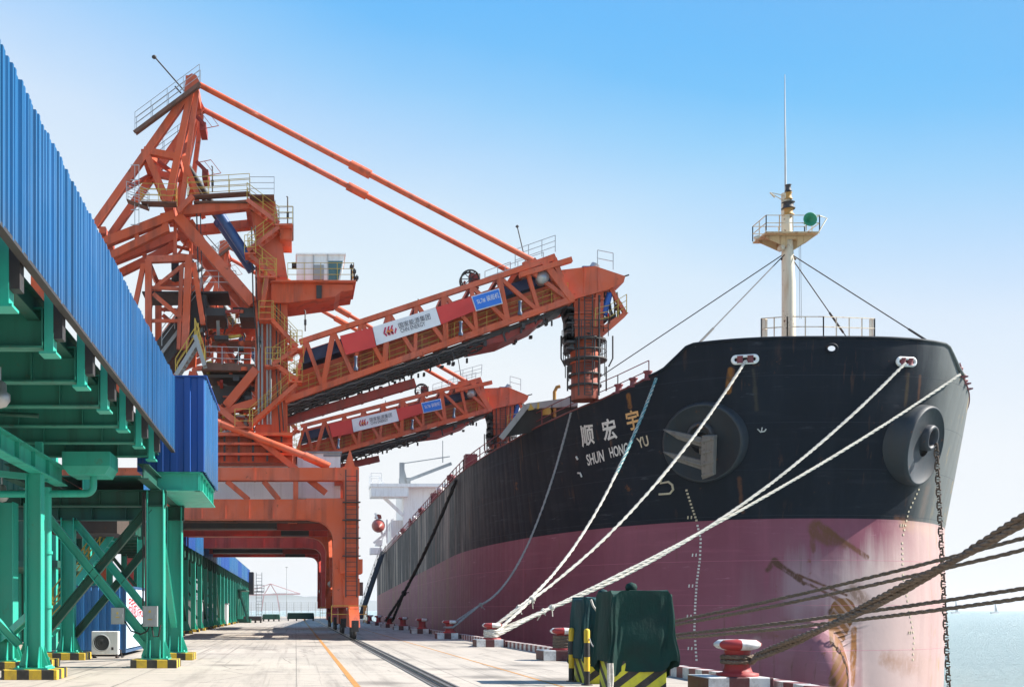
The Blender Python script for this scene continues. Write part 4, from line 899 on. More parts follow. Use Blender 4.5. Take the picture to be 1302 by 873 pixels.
    o("service_tube", q, M['deep_red'])
    q = MB()
    for k in range(9): f = k/9+.04; q.beam(b(352+179*f,529-53*f,68.6), b(350+179*f,519-55*f,68.6), .08, .08)
    o("tube_hanger", q, M['dark'])
    for x, y in ((452,472), (585,428), (660,402)):
        q = MB(); q.lathe([(.12,0),(.15,.15),(.09,.25),(.09,.75),(.13,.85),(0,.9)], b(x,y,66.75), bz, 10); o("walkway_lamp", q, M['lampgrey'])
    # sign boards along the boom
    def board(x0,y0,x1,y1,x2,y2,x3,y3,mat,nm="sign_board",Yd=66.78):
        q = MB(); q.prism([b(x0,y0,Yd), b(x1,y1,Yd), b(x2,y2,Yd), b(x3,y3,Yd)], (0, .07, 0)); return o(nm, q, mat)
    board(432,428,473,417,478,441.5,439.5,452, M['signred']); w_ = board(473.4,416.8,553.3,392.2,560,413.5,478.4,439.8, M['signwhite']); board(553.7,392,598,378.6,604,395.8,560.4,413.4, M['signred'])
    bl = board(598.4,378.2,633.6,367.6,638.4,386.9,604.4,396.8, M['signwhite'])
    q = MB(); q.prism([b(599.6,379,66.74), b(632.8,369,66.74), b(637,386.2,66.74), b(605.2,395.4,66.74)], (0,.03,0)); o("sign_face", q, M['signblue'], bl)
    def letter(txt, q4, mat, par, nm="sign_lettering"):
        pts, fs, _ = text_mesh(txt); q = MB(); vs = []
        for u, v in pts:
            x = (q4[0][0]*(1-u)+q4[1][0]*u)*(1-v)+(q4[3][0]*(1-u)+q4[2][0]*u)*v; y = (q4[0][1]*(1-u)+q4[1][1]*u)*(1-v)+(q4[3][1]*(1-u)+q4[2][1]*u)*v
            vs.append(b(x, y, 66.72))
        q.add(vs, fs); o(nm, q, mat, par)
    letter("国家能源集团", [(507.5,419),(547,407),(545.3,399.5),(505,412.5)], M['ink'], w_)
    letter("CHN ENERGY", [(509.5,424.5),(540.5,415.2),(539,410.2),(508,419.5)], M['ink'], w_)
    letter("SL7# 装船机", [(606.5,388.5),(634,380),(632.3,373.2),(604.5,381.8)], M['signwhite'], bl)
    # emblem: two interlocked diamond ribbons
    def em(pts, mat): q = MB(); q.prism([b(x, y, 66.74 if mat is M['magenta'] else 66.715) for x, y in pts], (0, .02, 0)); o("emblem", q, mat, w_)
    ex, ey = 494.7, 421.6; ux, uy = V((.96,-.29)), V((.29,.96))      # along and across the board, in its drawing plane
    def ep(a_, b_): k = ux*a_+uy*b_; return (ex+k.x, ey+k.y)
    for c_ in (-4.4, 0, 4.4):     # three slanted bars, each turned back at its foot: a woven lozenge
        em([ep(c_-4.0,1.0), ep(c_-.2,-5.6), ep(c_+2.0,-5.6), ep(c_-1.6,1.0)], M['magenta'])
        em([ep(c_-4.0,1.4), ep(c_-1.5,1.4), ep(c_+.4,4.2), ep(c_-.8,6.2)], M['magenta'])
        em([ep(c_+1.2,3.6), ep(c_+4.2,-1.6), ep(c_+5.2,.4), ep(c_+1.9,5.8)], M['magenta'])
    em([ep(-4.6,1.6), ep(-2.4,-2.2), ep(-.2,1.0), ep(1.8,-2.4), ep(4.4,1.4), ep(3.2,2.2), ep(1.9,.2), ep(-.1,3.4), ep(-2.4,.4), ep(-3.6,2.4)], M['gold'])
    # boom tip
    q = MB(); q.prism([b(703,349,67.3), b(716,341,67.3), b(758,336,67.3), b(797,349,67.3), b(795,357,67.3), b(775,366,67.3), b(722,381,67.3), b(706,384,67.3)], (0, 2.8, 0)); q.box(b(744,371,67.26), b(745.2,337,67.3)); q.box(b(762,367,67.26), b(763,338,67.3)); o("boom_tip", q, mo)
    q = MB(); q.beam(b(660,351,66.9), b(726,331,66.9), .4, .3); q.beam(b(690,332,67), b(728,383,67), .4, .4); q.prism([b(656,340,67), b(705,322,67), b(708,329,67), b(660,346,67)], (0, 3.2, 0)); o("tip_frame", q, mo)
    q = MB(); q.box(b(744,345,67.6), b(757,334,69)); o("motor_cover", q, M['cylblue'])
    o("vent_stub", MB().tube([b(757,340,68), b(763,330,68)], .28, 10), M['galv']); o("tip_rod", MB().tube([b(794,347,68), b(806,343,68)], .05, 5), M['dark']); q = MB(); q.lathe([(0,-.4),(.38,-.3),(.38,.3),(0,.4)], b(690,353,67.2), (0,1,0), 14); o("drive_motor", q, M['galv'])
    for p0, p1, h_, n_, u_ in ((b(762,336,67.4), b(782,340,67.4), 1.0, 2, V((0,0,1))), (b(655,338,67), b(706,320,67), 1.0, 3, bz), (b(622,352,68.5), b(655,340,68.5), .8, 2, bz), (b(655,338,70.2), b(706,320,70.2), 1.0, 3, bz)):
        o("guard_rail", MB().rail([p0, p1], h_, .028, .9, n_, u_), M['galv'])
    # cable reel, lamp masts
    q = MB(); rc = b(600,351,67.6); q.torus(rc, .56, .06, (0,1,0), 24, 5); q.torus(rc+V((0,.5,0)), .56, .06, (0,1,0), 24, 5)
    for k in range(8): th = k*math.pi/4; q.tube([rc, rc+V((math.cos(th)*.56, 0, math.sin(th)*.56))], .03, 4)
    for k in range(12): th = k*math.pi/6; q.tube([rc+V((math.cos(th)*.56, 0, math.sin(th)*.56)), rc+V((math.cos(th)*.56, .5, math.sin(th)*.56))], .04, 4)
    rl_ = o("cable_reel", q, M['dark'])
    q = MB(); q.box(rc+V((-.05,.05,-.3)), rc+V((.62,.45,.35))); q.beam(rc+V((-.3,.2,-.1)), rc+V((-.7,.2,-.75)), .2, .14); q.beam(rc+V((.3,.2,-.1)), rc+V((.5,.2,-.55)), .2, .14); o("reel_drive", q, M['deep_red'], rl_)
    q = MB()
    for x, y0, y1, x1 in ((676,328,277,664), (537,379,371,535), (607,490,452,601)):
        if x != 607: q.tube([b(x,y0,68.5), b(x1,y1,68.5)], .035, 5)
    q.lathe([(0,-.12),(.12,0),(0,.12)], b(664,277,68.5), n=8); o("lamp_mast", q, M['dark'])
    # fore stays
    for Y in (YF, YR):
        p0, p1 = a(252,107,Y), b(677,331,Y); q = MB(); q.tube([p0, p1], .17, 10)
        for f in (.47, .50): c = p0.lerp(p1, f); d = (p1-p0).normalized(); q.tube([c-d*.35, c+d*.35], .27, 10)
        q.prism([b(664,334,Y-.12), b(680,328,Y-.12), b(686,336,Y-.12), b(666,343,Y-.12)], (0, .24, 0)); o("fore_stay", q, mo)
    # --- loading chute (always hangs plumb below the tip)
    tip = b(742, 366, 68.7); tx_ = tip.x+.52; zt = tip.z
    k_ = PX
    def c(x, y, Y=68.7): return V((tx_+(x-745)*k_, Y+dy, zt+(366-y)*k_))
    q = MB(); q.prism([c(725,364,67.7), c(764,358,67.7), c(763,425,67.7), c(727,425,67.7)], (0, 2.2, 0))
    for y in (376, 394, 410): q.box(c(725,y+1,67.55), c(764,y-1,69.85))
    o("chute_hopper", q, mo)
    q = MB(); q.prism([c(716,383,67.8), c(725,380,67.8), c(726,440,67.8), c(721,440,67.8), c(720,398,67.8)], (0, 1.6, 0))
    for i in range(14): y_ = rr.uniform(385, 440); q.box(c(716,y_+rr.uniform(3,8),67.5), c(725,y_,67.9+rr.random()))
    o("chute_liner", q, M['dark'])
    q = MB()
    for x_ in (738, 748): q.beam(c(x_,500,67.45), c(x_,372,67.45), .05, .06)
    for k in range(32): q.box(c(738,500-k*4+.6,67.42), c(748,500-k*4,67.46))
    q.tube([c(757,372,67.5), c(757,500,67.6)], .06, 6); q.tube([c(731,372,67.5), c(731,500,67.6)], .05, 6); o("ladder", q, M['dark'])
    q = MB(); q.lathe([(.9,0),(1.3,0),(1.3,.08),(.9,.08)], c(745,426), n=18)
    q.rail([c(722,425,67.4), c(768,425,67.4)], 1.0, .03, .6, 2); q.rail([c(722,425,70), c(768,425,70)], 1.0, .03, .6, 2); o("chute_gallery", q, M['dark'])
    zb = 14.8
    cyl = lambda r, z0, z1, mat, nm: (lambda q: o(nm, q, mat))(MB().lathe([(r*.98, z0), (r, z0+.05), (r, z1), (0, z1)], (tx_, 68.7+dy, 0), n=24))
    cyl(.90, c(0,455).z, c(0,415).z, mo, "chute_tube"); cyl(.84, max(zb, c(0,540).z), c(0,450).z, M['chuterust'], "chute_tube")
    q = MB()
    for y in (420, 438, 452, 470, 484): q.lathe([(.86,-.06),(1.02,-.06),(1.02,.06),(.86,.06)], c(745,y), n=20)
    o("chute_flange", q, M['dark'])
    q = MB(); pz_ = c(0,452).z
    q.lathe([(.86,0),(1.35,0),(1.35,.1),(.86,.1)], (tx_, 68.7+dy, pz_), n=20)
    for k in range(14):
        th = 2*math.pi*k/14; e = V((math.cos(th)*1.32, math.sin(th)*1.32, 0)); base = V((tx_, 68.7+dy, pz_)); q.tube([base+e, base+e+V((0,0,1.2))], .024, 4)
        if k % 2: q.tube([base+e*.92+V((0,0,-2.6 if pz_ > 18 else -1)), base+e*.92+V((0,0,1.4))], .03, 5)
    for h_ in (.6, 1.2): q.torus((tx_, 68.7+dy, pz_+h_), 1.32, .03, n=20, k=4)
    for sx in (-1, 1): q.tube([V((tx_+sx*1.35, 68.2+dy, pz_-.4)), V((tx_+sx*1.6, 68.2+dy, pz_+.1)), V((tx_+sx*1.6, 68.2+dy, pz_+1.5))], .05, 5); q.tube([V((tx_+sx*1.2, 68.2+dy, pz_-.4)), V((tx_+sx*1.2, 68.2+dy, max(15.3, pz_-3.4)))], .05, 5)
    for i in range(8):
        th = rr.uniform(0, 6.28); z = rr.uniform(max(15.6, pz_-3), pz_+3); e = V((math.cos(th)*.95, math.sin(th)*.95, 0)); p = V((tx_, 68.7+dy, z))+e; q.box(p-V((.12,.12,.2)), p+V((.12,.12,.2)))
    o("chute_platform", q, M['dark'])
    # side platform with slewing gear beside the chute
    q = MB(); q.prism([c(764,418,67.6), c(774,414,67.6), c(790,400,67.6), c(795,394,67.6), c(790,392,67.6), c(764,410,67.6)], (0, 2.2, 0)); q.beam(c(757,362,67.7), c(752,412,67.7), .3, .3); q.beam(c(772,362,67.7), c(791,394,67.7), .22, .22); q.beam(c(768,364,69.6), c(786,398,69.6), .2, .2); o("chute_bracket", q, mo)
    q = MB(); q.rail([c(752,412,67.5), c(770,408,67.5), c(792,394,67.5)], 1.1, .03, .7, 3); o("guard_rail", q, M['yellow'])
    q = MB()
    for i in range(9): x = 756+i*3.6; q.tube([c(x,364,68+.15*(i % 3)), c(x+rr.uniform(-3,6),384,67.8), c(x+rr.uniform(-2,8),404-i*.6,68)], .06, 5)
    for i in range(8): x, y = rr.uniform(756,786), rr.uniform(376,402); q.box(c(x,y+5,67.8), c(x+5,y,68.6))
    o("hose_bundle", q, M['dark'])["kind"] = "stuff"
    q = MB(); q.tube([c(772,368,67.8), c(765,396,67.8)], .2, 10); o("slew_cylinder", q, M['bluebright'])
    return root
M['contpale'] = paint('pale_container_paint', (.50,.62,.72), .3, .05, .5, .1)
M['contblue'] = paint('container_blue', (.025,.17,.42), .3, .1, .45, .3, dcol=(.015,.05,.12))
M['rustdark'] = paint('rusty_dark_steel', (.06,.04,.03), .6, .6, .8, .4)
M['lampgrey'] = plain('blue_grey_housing', (.06,.09,.15), .5)
M['covernavy'] = plain("navy_belt_cover", (.012,.03,.10), .5)
M['bluebright'] = plain("bright_blue_cylinder", (.01,.10,.42), .4)
M['rustdeck'] = paint("rusty_floor", (.16,.075,.05), .6, .5, .7, .4)
M['chuterust'] = paint("coal_stained_red_tube", (.30,.060,.030), .6, .5, .6, .4, dcol=(.035,.02,.018))
loader(0, 0, "nearer orange ship loader with white cab and sign boards along its raised boom", M['orange'], M['orange'])
loader(30, math.radians(-3.9), "second ship loader behind the nearer one, standing on a red portal, boom lower", M['orange'], M['red_orange'])
# ------------------------------------------------------------------ near conveyor gallery on green legs
M['blueshade'] = paint('shaded_blue_sheet', (.001,.060,.27), .25, .03, .42, .12, dcol=(.002,.018,.08))  # the same blue darkened, with the house front's shade in its colour
def corrug(x, y0, y1, z0, z1, pitch=.4, dep=.05, th=.02, axis='y', jag=0.0):
    """trapezoid-profile sheet running along y (or x) at constant x (or y)"""
    prof = []; p = y0; k = 0; rr = random.Random(int(y0*10)+3); D0 = dep
    while p < y1-1e-6:
        dep = D0*rr.uniform(.78, 1.15); wob = rr.uniform(-.012, .012)
        for f, d in ((0, 0), (.38, 0), (.48, dep), (.90, dep)): 
            if p+f*pitch < y1: prof.append((p+f*pitch, d+wob, k))
        p += pitch; k += 1
    prof.append((y1, 0, k)); q = MB(); n = len(prof)
    jr = [R.uniform(-jag, jag) for _ in range(k+3)]; vs = []
    for (u, d, kk) in prof:
        for (dd, zz) in ((d, z0), (d, z1+jr[kk]), (d-th, z1+jr[kk]), (d-th, z0)):
            vs.append((x+dd, u, zz) if axis == 'y' else (u, x-dd, zz))
    fs = []
    for i in range(n-1):
        for k4 in range(4): fs.append((i*4+k4, i*4+(k4+1) % 4, (i+1)*4+(k4+1) % 4, (i+1)*4+k4))
    q.add(vs, fs); return q
def hcol(name, root, x, y, z1, mat, wd=.46, face='x', plinth=True, z0=.25, t=.03):
    q = MB(); q.ibeam((x, y, z0+.04), (x, y, z1), wd, wd, (0,1,0) if face == 'x' else (1,0,0), t)
    q.box((x-.42, y-.42, z0), (x+.42, y+.42, z0+.04))
    for sx, sy in ((1,0),(-1,0),(0,1),(0,-1)):
        for off in (-.15, .15) if sx else (-.15, .15):
            a0 = V((x+sx*wd/2+(off if sy else 0), y+sy*wd/2+(off if sx else 0), z0+.04)); e = V((sx, sy, 0))
            q.prism([a0, a0+e*.17, a0+e*.17+V((0,0,.08)), a0+V((0,0,.55))], V((.02*abs(sy), .02*abs(sx), 0)))
    for k in range(6):
        for sx in (-.35, .35): q.lathe([(.03,0),(.03,.05),(0,.05)], (x+sx, y-.35+.14*k, z0+.04), n=6)
    c = obj(name, q, mat, root)
    if plinth:
        p = MB(); p.box((x-.70, y-.62, 0), (x+.70, y+.62, z0)); obj("plinth", p, M['plinth'], c, .015)
    return c
G = thing("conveyor_gallery", "nearest conveyor gallery with bright blue corrugated side sheeting on heavy green legs", "conveyor gallery", (-6, 30, 0))
obj("side_cladding", corrug(-3.74, -12, 33.6, 6.56, 8.86, .165, .05, .02, 'y', .02), M['blue'], G)
q = MB(); q.box((-3.80, -12, 6.545), (-3.68, 33.6, 6.60)); 
for y in range(8): pass
obj("cladding_rail", q, M['dark'], G)
q = MB(); q.box((-10.6, -12, 6.93), (-4.35, 34.2, 6.99)); obj("deck", q, M['dgreen'], G)
for x in (-4.32, -10.4):
    q = MB(); q.ibeam((x, -12, 6.72), (x, 34.2, 6.72), .2, .40, (1,0,0)); obj("edge_beam", q, M['dgreen'], G)
yb = [-9.8, -7.0, -4.2, -1.4, 1.4, 4.2, 7.0, 9.8, 12.6, 15.4, 18.2, 20.9, 23.4, 25.9, 28.5, 31.0]
for y in yb:
    q = MB(); q.ibeam((-10.6, y, 6.38), (-4.15, y, 6.38), .30, .66, (0,1,0)); q.box((-4.17, y-.15, 6.06), (-4.15, y+.15, 6.7))
    for k in range(4): q.box((-9.5+k*1.5, y-.14, 6.08), (-9.48+k*1.5, y+.14, 6.68))
    obj("cross_beam", q, M['mgreen'], G)
    q = MB(); q.box((-4.13, y-.13, 5.98), (-3.98, y+.13, 7.3)); q.box((-4.2, y-.2, 5.94), (-3.92, y+.2, 5.98)); q.beam((-4.05, y, 7.1), (-3.8, y, 7.1), .1, .1); obj("stub_post", q, M['green'], G)
    q = MB(); q.box((-4.05, y-.12, 6.2), (-3.83, y+.12, 8.8)); obj("cladding_post", q, M['dark'], G)
q = MB()
for z in (7.2, 8.0, 8.75): q.box((-3.84, -12, z), (-3.79, 33.5, z+.08))
obj("cladding_girt", q, M['dark'], G)
# longitudinal girders and the near leg
q = MB(); q.ibeam((-6.6, -12, 5.48), (-6.6, 31, 5.48), .34, .5, (1,0,0), .035)
for k in range(16): q.box((-6.72, 5+k*1.6, 5.27), (-6.48, 5.02+k*1.6, 5.69))
obj("long_girder", q, M['green'], G)
for y in (28.2, 20): obj("girder_packer", MB().box((-6.68, y, 5.72), (-6.5, y+.2, 6.06)), M['green'], G)
hcol("column", G, -6.68, 28.2, 5.23, M['green'], .40)
hcol("column", G, -6.68, 8.2, 5.23, M['green'], .40); hcol("column", G, -6.68, -9, 5.23, M['green'], .40)
hcol("column", G, -8.55, 32.4, 4.9, M['green'], .62); hcol("column", G, -9.6, 33.6, 4.9, M['green'], .46)
for y in (33.75, 39.0):
    hcol("column", G, -4.28, y, 5.4, M['green'], .52, 'x'); hcol("column", G, -8.05, y, 5.0, M['green'], .46, 'x')
    for (x0, z0, x1, z1, dy) in ((-4.55, .85, -7.85, 4.9, 0), (-7.85, .85, -4.5, 4.9, .12)):
        q = MB(); q.ibeam((x0, y+dy, z0), (x1, y+dy, z1), .26, .26, (0,1,0), .025); obj("brace", q, M['dgreen'] if dy else M['green'], G)
    q = MB(); q.prism([(-4.53, y-.02, .35), (-4.53, y-.02, 1.5), (-4.75, y-.02, 1.3), (-5.0, y-.02, .95), (-4.7, y-.02, .6)], (0,.04,0)); obj("gusset", q, M['green'], G)
    q = MB(); q.ibeam((-10.4, y, 5.16), (-3.95, y, 5.16), .36, .50, (0,1,0), .035)
    for k in range(5): q.box((-9.6+k*1.2, y-.16, 4.93), (-9.58+k*1.2, y+.16, 5.39))
    obj("cap_beam", q, M['dgreen'], G)
for (y0, y1, z0, z1) in ((33.75, 39.0, .9, 4.8),):
    q = MB(); q.ibeam((-4.28, y0+.3, z1), (-4.28, y1-.3, z0+.3), .2, .2, (1,0,0), .02); obj("brace", q, M['green'], G)
q = MB(); q.ibeam((-8.9, 33.0, .75), (-6.9, 28.6, 1.6), .2, .2, (0,0,1), .02); obj("brace", q, M['green'], G)
q = MB(); q.ibeam((-7.1, 28.3, .85), (-8.3, 27.2, 2.4), .2, .2, (0,1,0), .02); obj("brace", q, M['green'], G)
q = MB(); q.ibeam((-4.3, 31, 5.65), (-4.3, 39.3, 5.65), .3, .44, (1,0,0), .03); q.ibeam((-8.05, 31, 5.65), (-8.05, 39.3, 5.65), .3, .44, (1,0,0), .03); obj("sleeper_beam", q, M['dgreen'], G)
# spillage box with its drain pipe
q = MB(); q.prism([(-6.35, 29.9, 5.66), (-5.05, 29.9, 5.66), (-5.05, 29.9, 6.05), (-6.35, 29.9, 6.05)], (0, 1.4, 0)); q.prism([(-6.2, 30, 5.45), (-5.2, 30, 5.45), (-5.05, 29.9, 5.66), (-6.35, 29.9, 5.66)], (0, 1.3, 0)); obj("spillage_box", q, M['green'], G)
q = MB(); pts = [(-5.62, 30.6, 5.5), (-5.62, 30.6, 5.22)]
for k in range(7): th = math.radians(15*k); pts.append((-5.62-.22+.22*math.cos(th), 30.6, 5.2-.22*math.sin(th)))
pts += [(-9.5, 30.6, 4.96)]; q.tube(pts, .10, 12); q.tube([(-6.9, 30.6, 5.15), (-6.9, 30.6, .6)], .115, 12)
for z in (4.9, 3.3, 1.8): q.tube([(-6.9, 30.6, z), (-6.9, 30.6, z+.08)], .15, 12); q.box((-7.25, 30.56, z), (-6.9, 30.64, z+.06))
for x in (-7.4, -9): q.tube([(x, 30.6, 4.96), (x+.08, 30.6, 4.96)], .14, 12)
obj("drain_pipe", q, M['green'], G)
q = MB(); q.beam((-10, 29.4, 5.6), (-6.6, 29.4, 5.25), .2, .16); obj("slant_beam", q, M['green'], G)
q = MB(); q.box((-9.35, 41.6, 4.65), (-6.75, 44.6, 5.75)); q.box((-9.45, 41.5, 5.5), (-6.65, 44.7, 5.58)); obj("take_up_weight", q, M['rustdark'] if 'rustdark' in M else M['dark'], G)
q = MB(); q.stair((-9.6, 43.6, 1.6), (-7.15, 43.6, 4.9), .9, r=.035); q.stair((-9.9, 40.6, .05), (-8.6, 40.6, 1.5), .8, r=.03); obj("stair", q, [M['green'], M['yellow']], G)
q = MB(); q.box((-10.6, 43.4, 1.5), (-9.5, 44.6, 1.58)); q.rail([(-10.6, 43.4, 1.58), (-9.6, 43.4, 1.58)], 1.05, .03, .8, 3, mi=1); obj("landing", q, [M['green'], M['yellow']], G)
# lamps, boxes and cables
for (x, y, z) in ((-8.35, 31.3, 5.06), (-5.43, 20.2, 5.7)):
    q = MB(); q.tube([(x, y, z+.5), (x, y, z+.2)], .03, 6); q.lathe([(.05,.25),(.12,.2),(.13,.05),(.19,0),(.19,-.12),(.12,-.22),(0,-.26)], (x, y, z), n=16, mfn=None); obj("flood_lamp", q, M['galv'], G)
for (x0, x1, z0, z1, y) in ((-4.62, -4.18, 1.25, 1.87, 33.22), (-5.62, -5.22, 1.32, 1.82, 33.5)):
    q = MB(); q.box((x0, y, z0), (x1, y+.22, z1)); q.box((x0+.03, y-.012, z0+.03), (x1-.03, y, z1-.03)); q.box((x1-.08, y-.03, (z0+z1)/2-.04), (x1-.05, y-.012, (z0+z1)/2+.06)); b_ = obj("junction_box", q, M['grey'], G)
    q = MB(); w_ = x1-x0; q.box((x0+w_*.42, y-.016, z1-.2), (x0+w_*.56, y-.0125, z1-.13)); q.box((x0+w_*.35, y-.016, z0+.2), (x0+w_*.65, y-.0125, z0+.23)); obj("box_plate", q, M['yellow'], b_)
q = MB()
for k, x in enumerate((-4.62, -4.56)): q.tube([(x, 33.3, 5.3), (x, 33.35, 3.2), (x+.02*k, 33.32, 1.87)], .03, 6)
pts = [(-5.2, 33.55, 1.4), (-5.0, 33.4, 1.12), (-4.7, 33.35, 1.02), (-4.5, 33.3, 1.1), (-4.42, 33.3, 1.28)]; q.tube(pts, .025, 6); q.tube([(-4.35, 33.3, 1.25), (-4.3, 33.28, .95), (-4.15, 33.3, .95), (-4.1, 33.4, 1.3)], .025, 6)
obj("cable", q, M['rubber'], G)
q = MB()
q.tube([(-8, 24, 6.02), (-6.4, 24, 6.02), (-5.6, 24, 5.98)], .05, 8)
obj("cable", q, M['dgreen'], G)
# blue sheeted house at the gallery's end
hs = thing("drive_house", "blue sheeted drive house, its front coloured darker for shade, on green frame at the end of the near gallery", "drive house", (-3.4, 37, 0))
q = corrug(34.02, -4.9, -2.82, 6.02, 8.92, .42, .05, .02, 'x'); obj("front_sheeting", q, M['blueshade'], hs)
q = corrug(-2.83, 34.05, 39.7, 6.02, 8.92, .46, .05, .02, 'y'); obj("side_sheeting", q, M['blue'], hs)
q = MB(); q.box((-4.9, 34.06, 6.03), (-2.9, 39.7, 8.86)); q.add([(-4.95,33.95,8.93),(-2.74,33.95,8.93),(-2.74,39.8,8.93),(-4.95,39.8,8.93),(-4.95,33.95,8.98),(-2.74,33.95,8.98),(-2.74,39.8,8.98),(-4.95,39.8,8.98)], [(0,3,2,1),(4,5,6,7),(0,1,5,4),(1,2,6,5),(2,3,7,6),(3,0,4,7)]); obj("house_shell", q, M['blueshade'], hs)
q = MB()
for (a0, b0) in (((-4.5,34.15,5.72),(-2.95,34.15,5.72)), ((-4.5,39.5,5.72),(-2.95,39.5,5.72))): q.ibeam(a0, b0, .3, .58, (0,1,0), .03)
q.ibeam((-3.02, 34.1, 5.72), (-3.02, 39.6, 5.72), .24, .58, (1,0,0), .03); q.ibeam((-4.2, 34.3, 5.72), (-4.2, 39.4, 5.72), .24, .58, (1,0,0), .03); q.box((-4.1, 34.3, 5.43), (-3.14, 39.3, 5.46))
for k in range(5): q.box((-3.13, 34.8+k*1.1, 5.46), (-2.93, 34.83+k*1.1, 5.98))
obj("base_frame", q, M['green'], hs)
# ------------------------------------------------------------------ far gallery
FG = thing("conveyor_gallery", "long conveyor gallery receding behind the container, its blue sheeting streaked with shadow", "conveyor gallery", (-9.5, 120, 0))
y = 58.0; k = 0
while y < 190:
    L = 14.6 if y < 130 else 9.6
    obj("side_cladding", corrug(-8.0, y, min(y+L, 192), 6.42, 8.62, .45, .05, .02, 'y'), [M['blue'], M['blueshade'], M['blue']][k % 3], FG); y += L+.3; k += 1  # every third bay takes the shade-darkened blue
q = MB(); q.box((-12.2, 57, 6.5), (-8.3, 193, 6.56)); q.box((-12.2, 57, 8.64), (-8.02, 193, 8.72)); q.box((-12.25, 57, 6.5), (-12.15, 193, 8.6)); obj("deck", q, M['dgreen'], FG)
for x in (-8.3, -11.9):
    q = MB(); q.ibeam((x, 57, 6.0), (x, 193, 6.0), .26, .8, (1,0,0)); obj("edge_beam", q, M['dgreen'], FG)
for i in range(46):
    y = 58+i*2.95; q = MB(); q.beam((-8.05, y, 5.5), (-8.05, y, 6.45), .14, .2); q.beam((-12, y, 5.55), (-8, y, 5.55), .16, .2); obj("cross_beam", q, M['dgreen'], FG)
for i in range(23):
    y = 58+i*5.9
    for x in (-8.15, -11.8):
        q = MB(); q.ibeam((x, y, .25), (x, y, 5.6), .36, .36, (0,1,0), .03); q.box((x-.32, y-.32, .22), (x+.32, y+.32, .26)); q.prism([(x+.18, y, .25), (x+.4, y, .25), (x+.18, y, .8)], (0,.03,0)); c_ = obj("column", q, M['green'], FG)
        if x > -10: q = MB(); q.box((x-.5, y-.45, 0), (x+.5, y+.45, .22)); obj("plinth", q, M['plinth'], c_)
    if i % 2 == 0: q = MB(); q.beam((-8.3, y, 1), (-11.7, y, 5.2), .2, .2); obj("brace", q, M['dgreen'], FG)
    if i % 3 == 0: q = MB(); q.beam((-8.15, y+.3, 5.2), (-8.15, y+5.6, 1.0), .18, .18, (1,0,0)); obj("brace", q, M['dgreen'], FG)
q = MB()
for (a0, b0, d) in (((-8.4,150,.3),(-7.9,160,5.2),0), ((-6.3,146,.2),(-7.9,152,4.4),0)): q.stair(a0, b0, 1.0)
q.box((-8.0, 151, 4.4), (-6.8, 161, 4.6)); q.beam((-8,148,.3),(-6.0,147.5,.3),.5,.5); obj("stair", q, [M['dgreen'], M['dgreen']], FG)
q = MB(); q.box((-7.95, 187, 4.4), (-7.2, 191, 8.2)); obj("end_house", q, M['dark'], FG)
lt = thing("ladder_tower", "slim grey caged ladder standing beyond the far gallery's end", "ladder tower", (-6.6, 195, 0))
for x in (-7.0, -6.0): q = MB(); q.box((x-.05, 195, 0), (x+.05, 195.1, 8.4)); obj("rail_post", q, M['grey'], lt)
q = MB()
for k in range(14): q.box((-7, 195, .4+k*.58), (-6, 195.06, .46+k*.58))
obj("rung", q, M["grey"], lt)
q = MB(); q.box((-7.9, 194.6, 4.9), (-5.6, 196, 5.05)); q.rail([(-7.9,194.6,5.05),(-5.6,194.6,5.05)], 1.1, .05, 1, 2); obj("landing", q, M['dark'], lt)
# ------------------------------------------------------------------ things standing under the galleries
ct = thing("shipping_container", "blue shipping container with pale printed side, standing under the near gallery", "container", (-7.62, 44.6, 0))
x0, x1, y0, y1, z0, z1 = -8.86, -6.40, 41.5, 47.6, .14, 2.68
obj("end_wall", corrug(y0, x0+.1, x1-.1, z0+.1, z1-.08, .27, .045, .02, 'x'), M['contblue'] if 'contblue' in M else M['blue'], ct)
obj("side_wall", corrug(x1-.03, y0+.1, y1-.1, z0+.15, z1-.1, .6, .02, .02, 'y'), M['contpale'], ct)
q = MB(); q.box((x0+.04, y0+.12, z0), (x1-.12, y1, z1-.02)); obj("shell", q, M['blue'], ct)
q = MB()
for x in (x0, x1-.12):
    for y in (y0-.03, y1-.12): q.box((x, y, z0), (x+.12, y+.15, z1))
for z in (z0, z1-.1): q.box((x0+.12, y0-.02, z), (x1-.12, y0+.08, z+.1)); q.box((x1-.1, y0+.12, z), (x1, y1-.12, z+.1))
obj("frame", q, M['blue'], ct)
def flat_text(txt, o, ux, uz, w_, h_, mat, par, name="lettering"):
    pts, fs, _ = text_mesh(txt); q = MB(); q.add([V(o)+V(ux)*(u*w_)+V(uz)*(v*h_) for u, v in pts], fs); return obj(name, q, mat, par)
flat_text("国家能源集团", (x1+.012, 42.2, 1.45), (0,1,0), (0,0,1), 4.2, .8, M['signred'], ct); 
ac = thing("air_conditioner", "white outdoor air conditioner unit standing before the blue container's end", "air conditioner", (-6.93, 40.2, 0))
q = MB(); q.box((-7.42, 40.0, .13), (-6.45, 40.36, .98)); obj("casing", q, M['white'], ac, .02)
q = MB(); q.torus((-7.06, 39.985, .56), .29, .022, (0,1,0), 28, 6); 
for r_ in (.08, .15, .22): q.torus((-7.06, 39.98, .56), r_, .008, (0,1,0), 22, 4)
obj("fan_grille", q, M['grey'], ac); q = MB(); q.lathe([(0,0),(.285,0),(.285,.01),(0,.01)], (-7.06, 39.996, .56), (0,-1,0), 28); obj("fan_opening", q, M['rubber'], ac)
for x in (-7.38, -6.55): q = MB(); q.box((x, 39.98, 0), (x+.06, 40.4, .13)); q.box((x-.03, 39.95, .0), (x+.09, 40.43, .02)); obj("foot", q, M['dark'], ac)
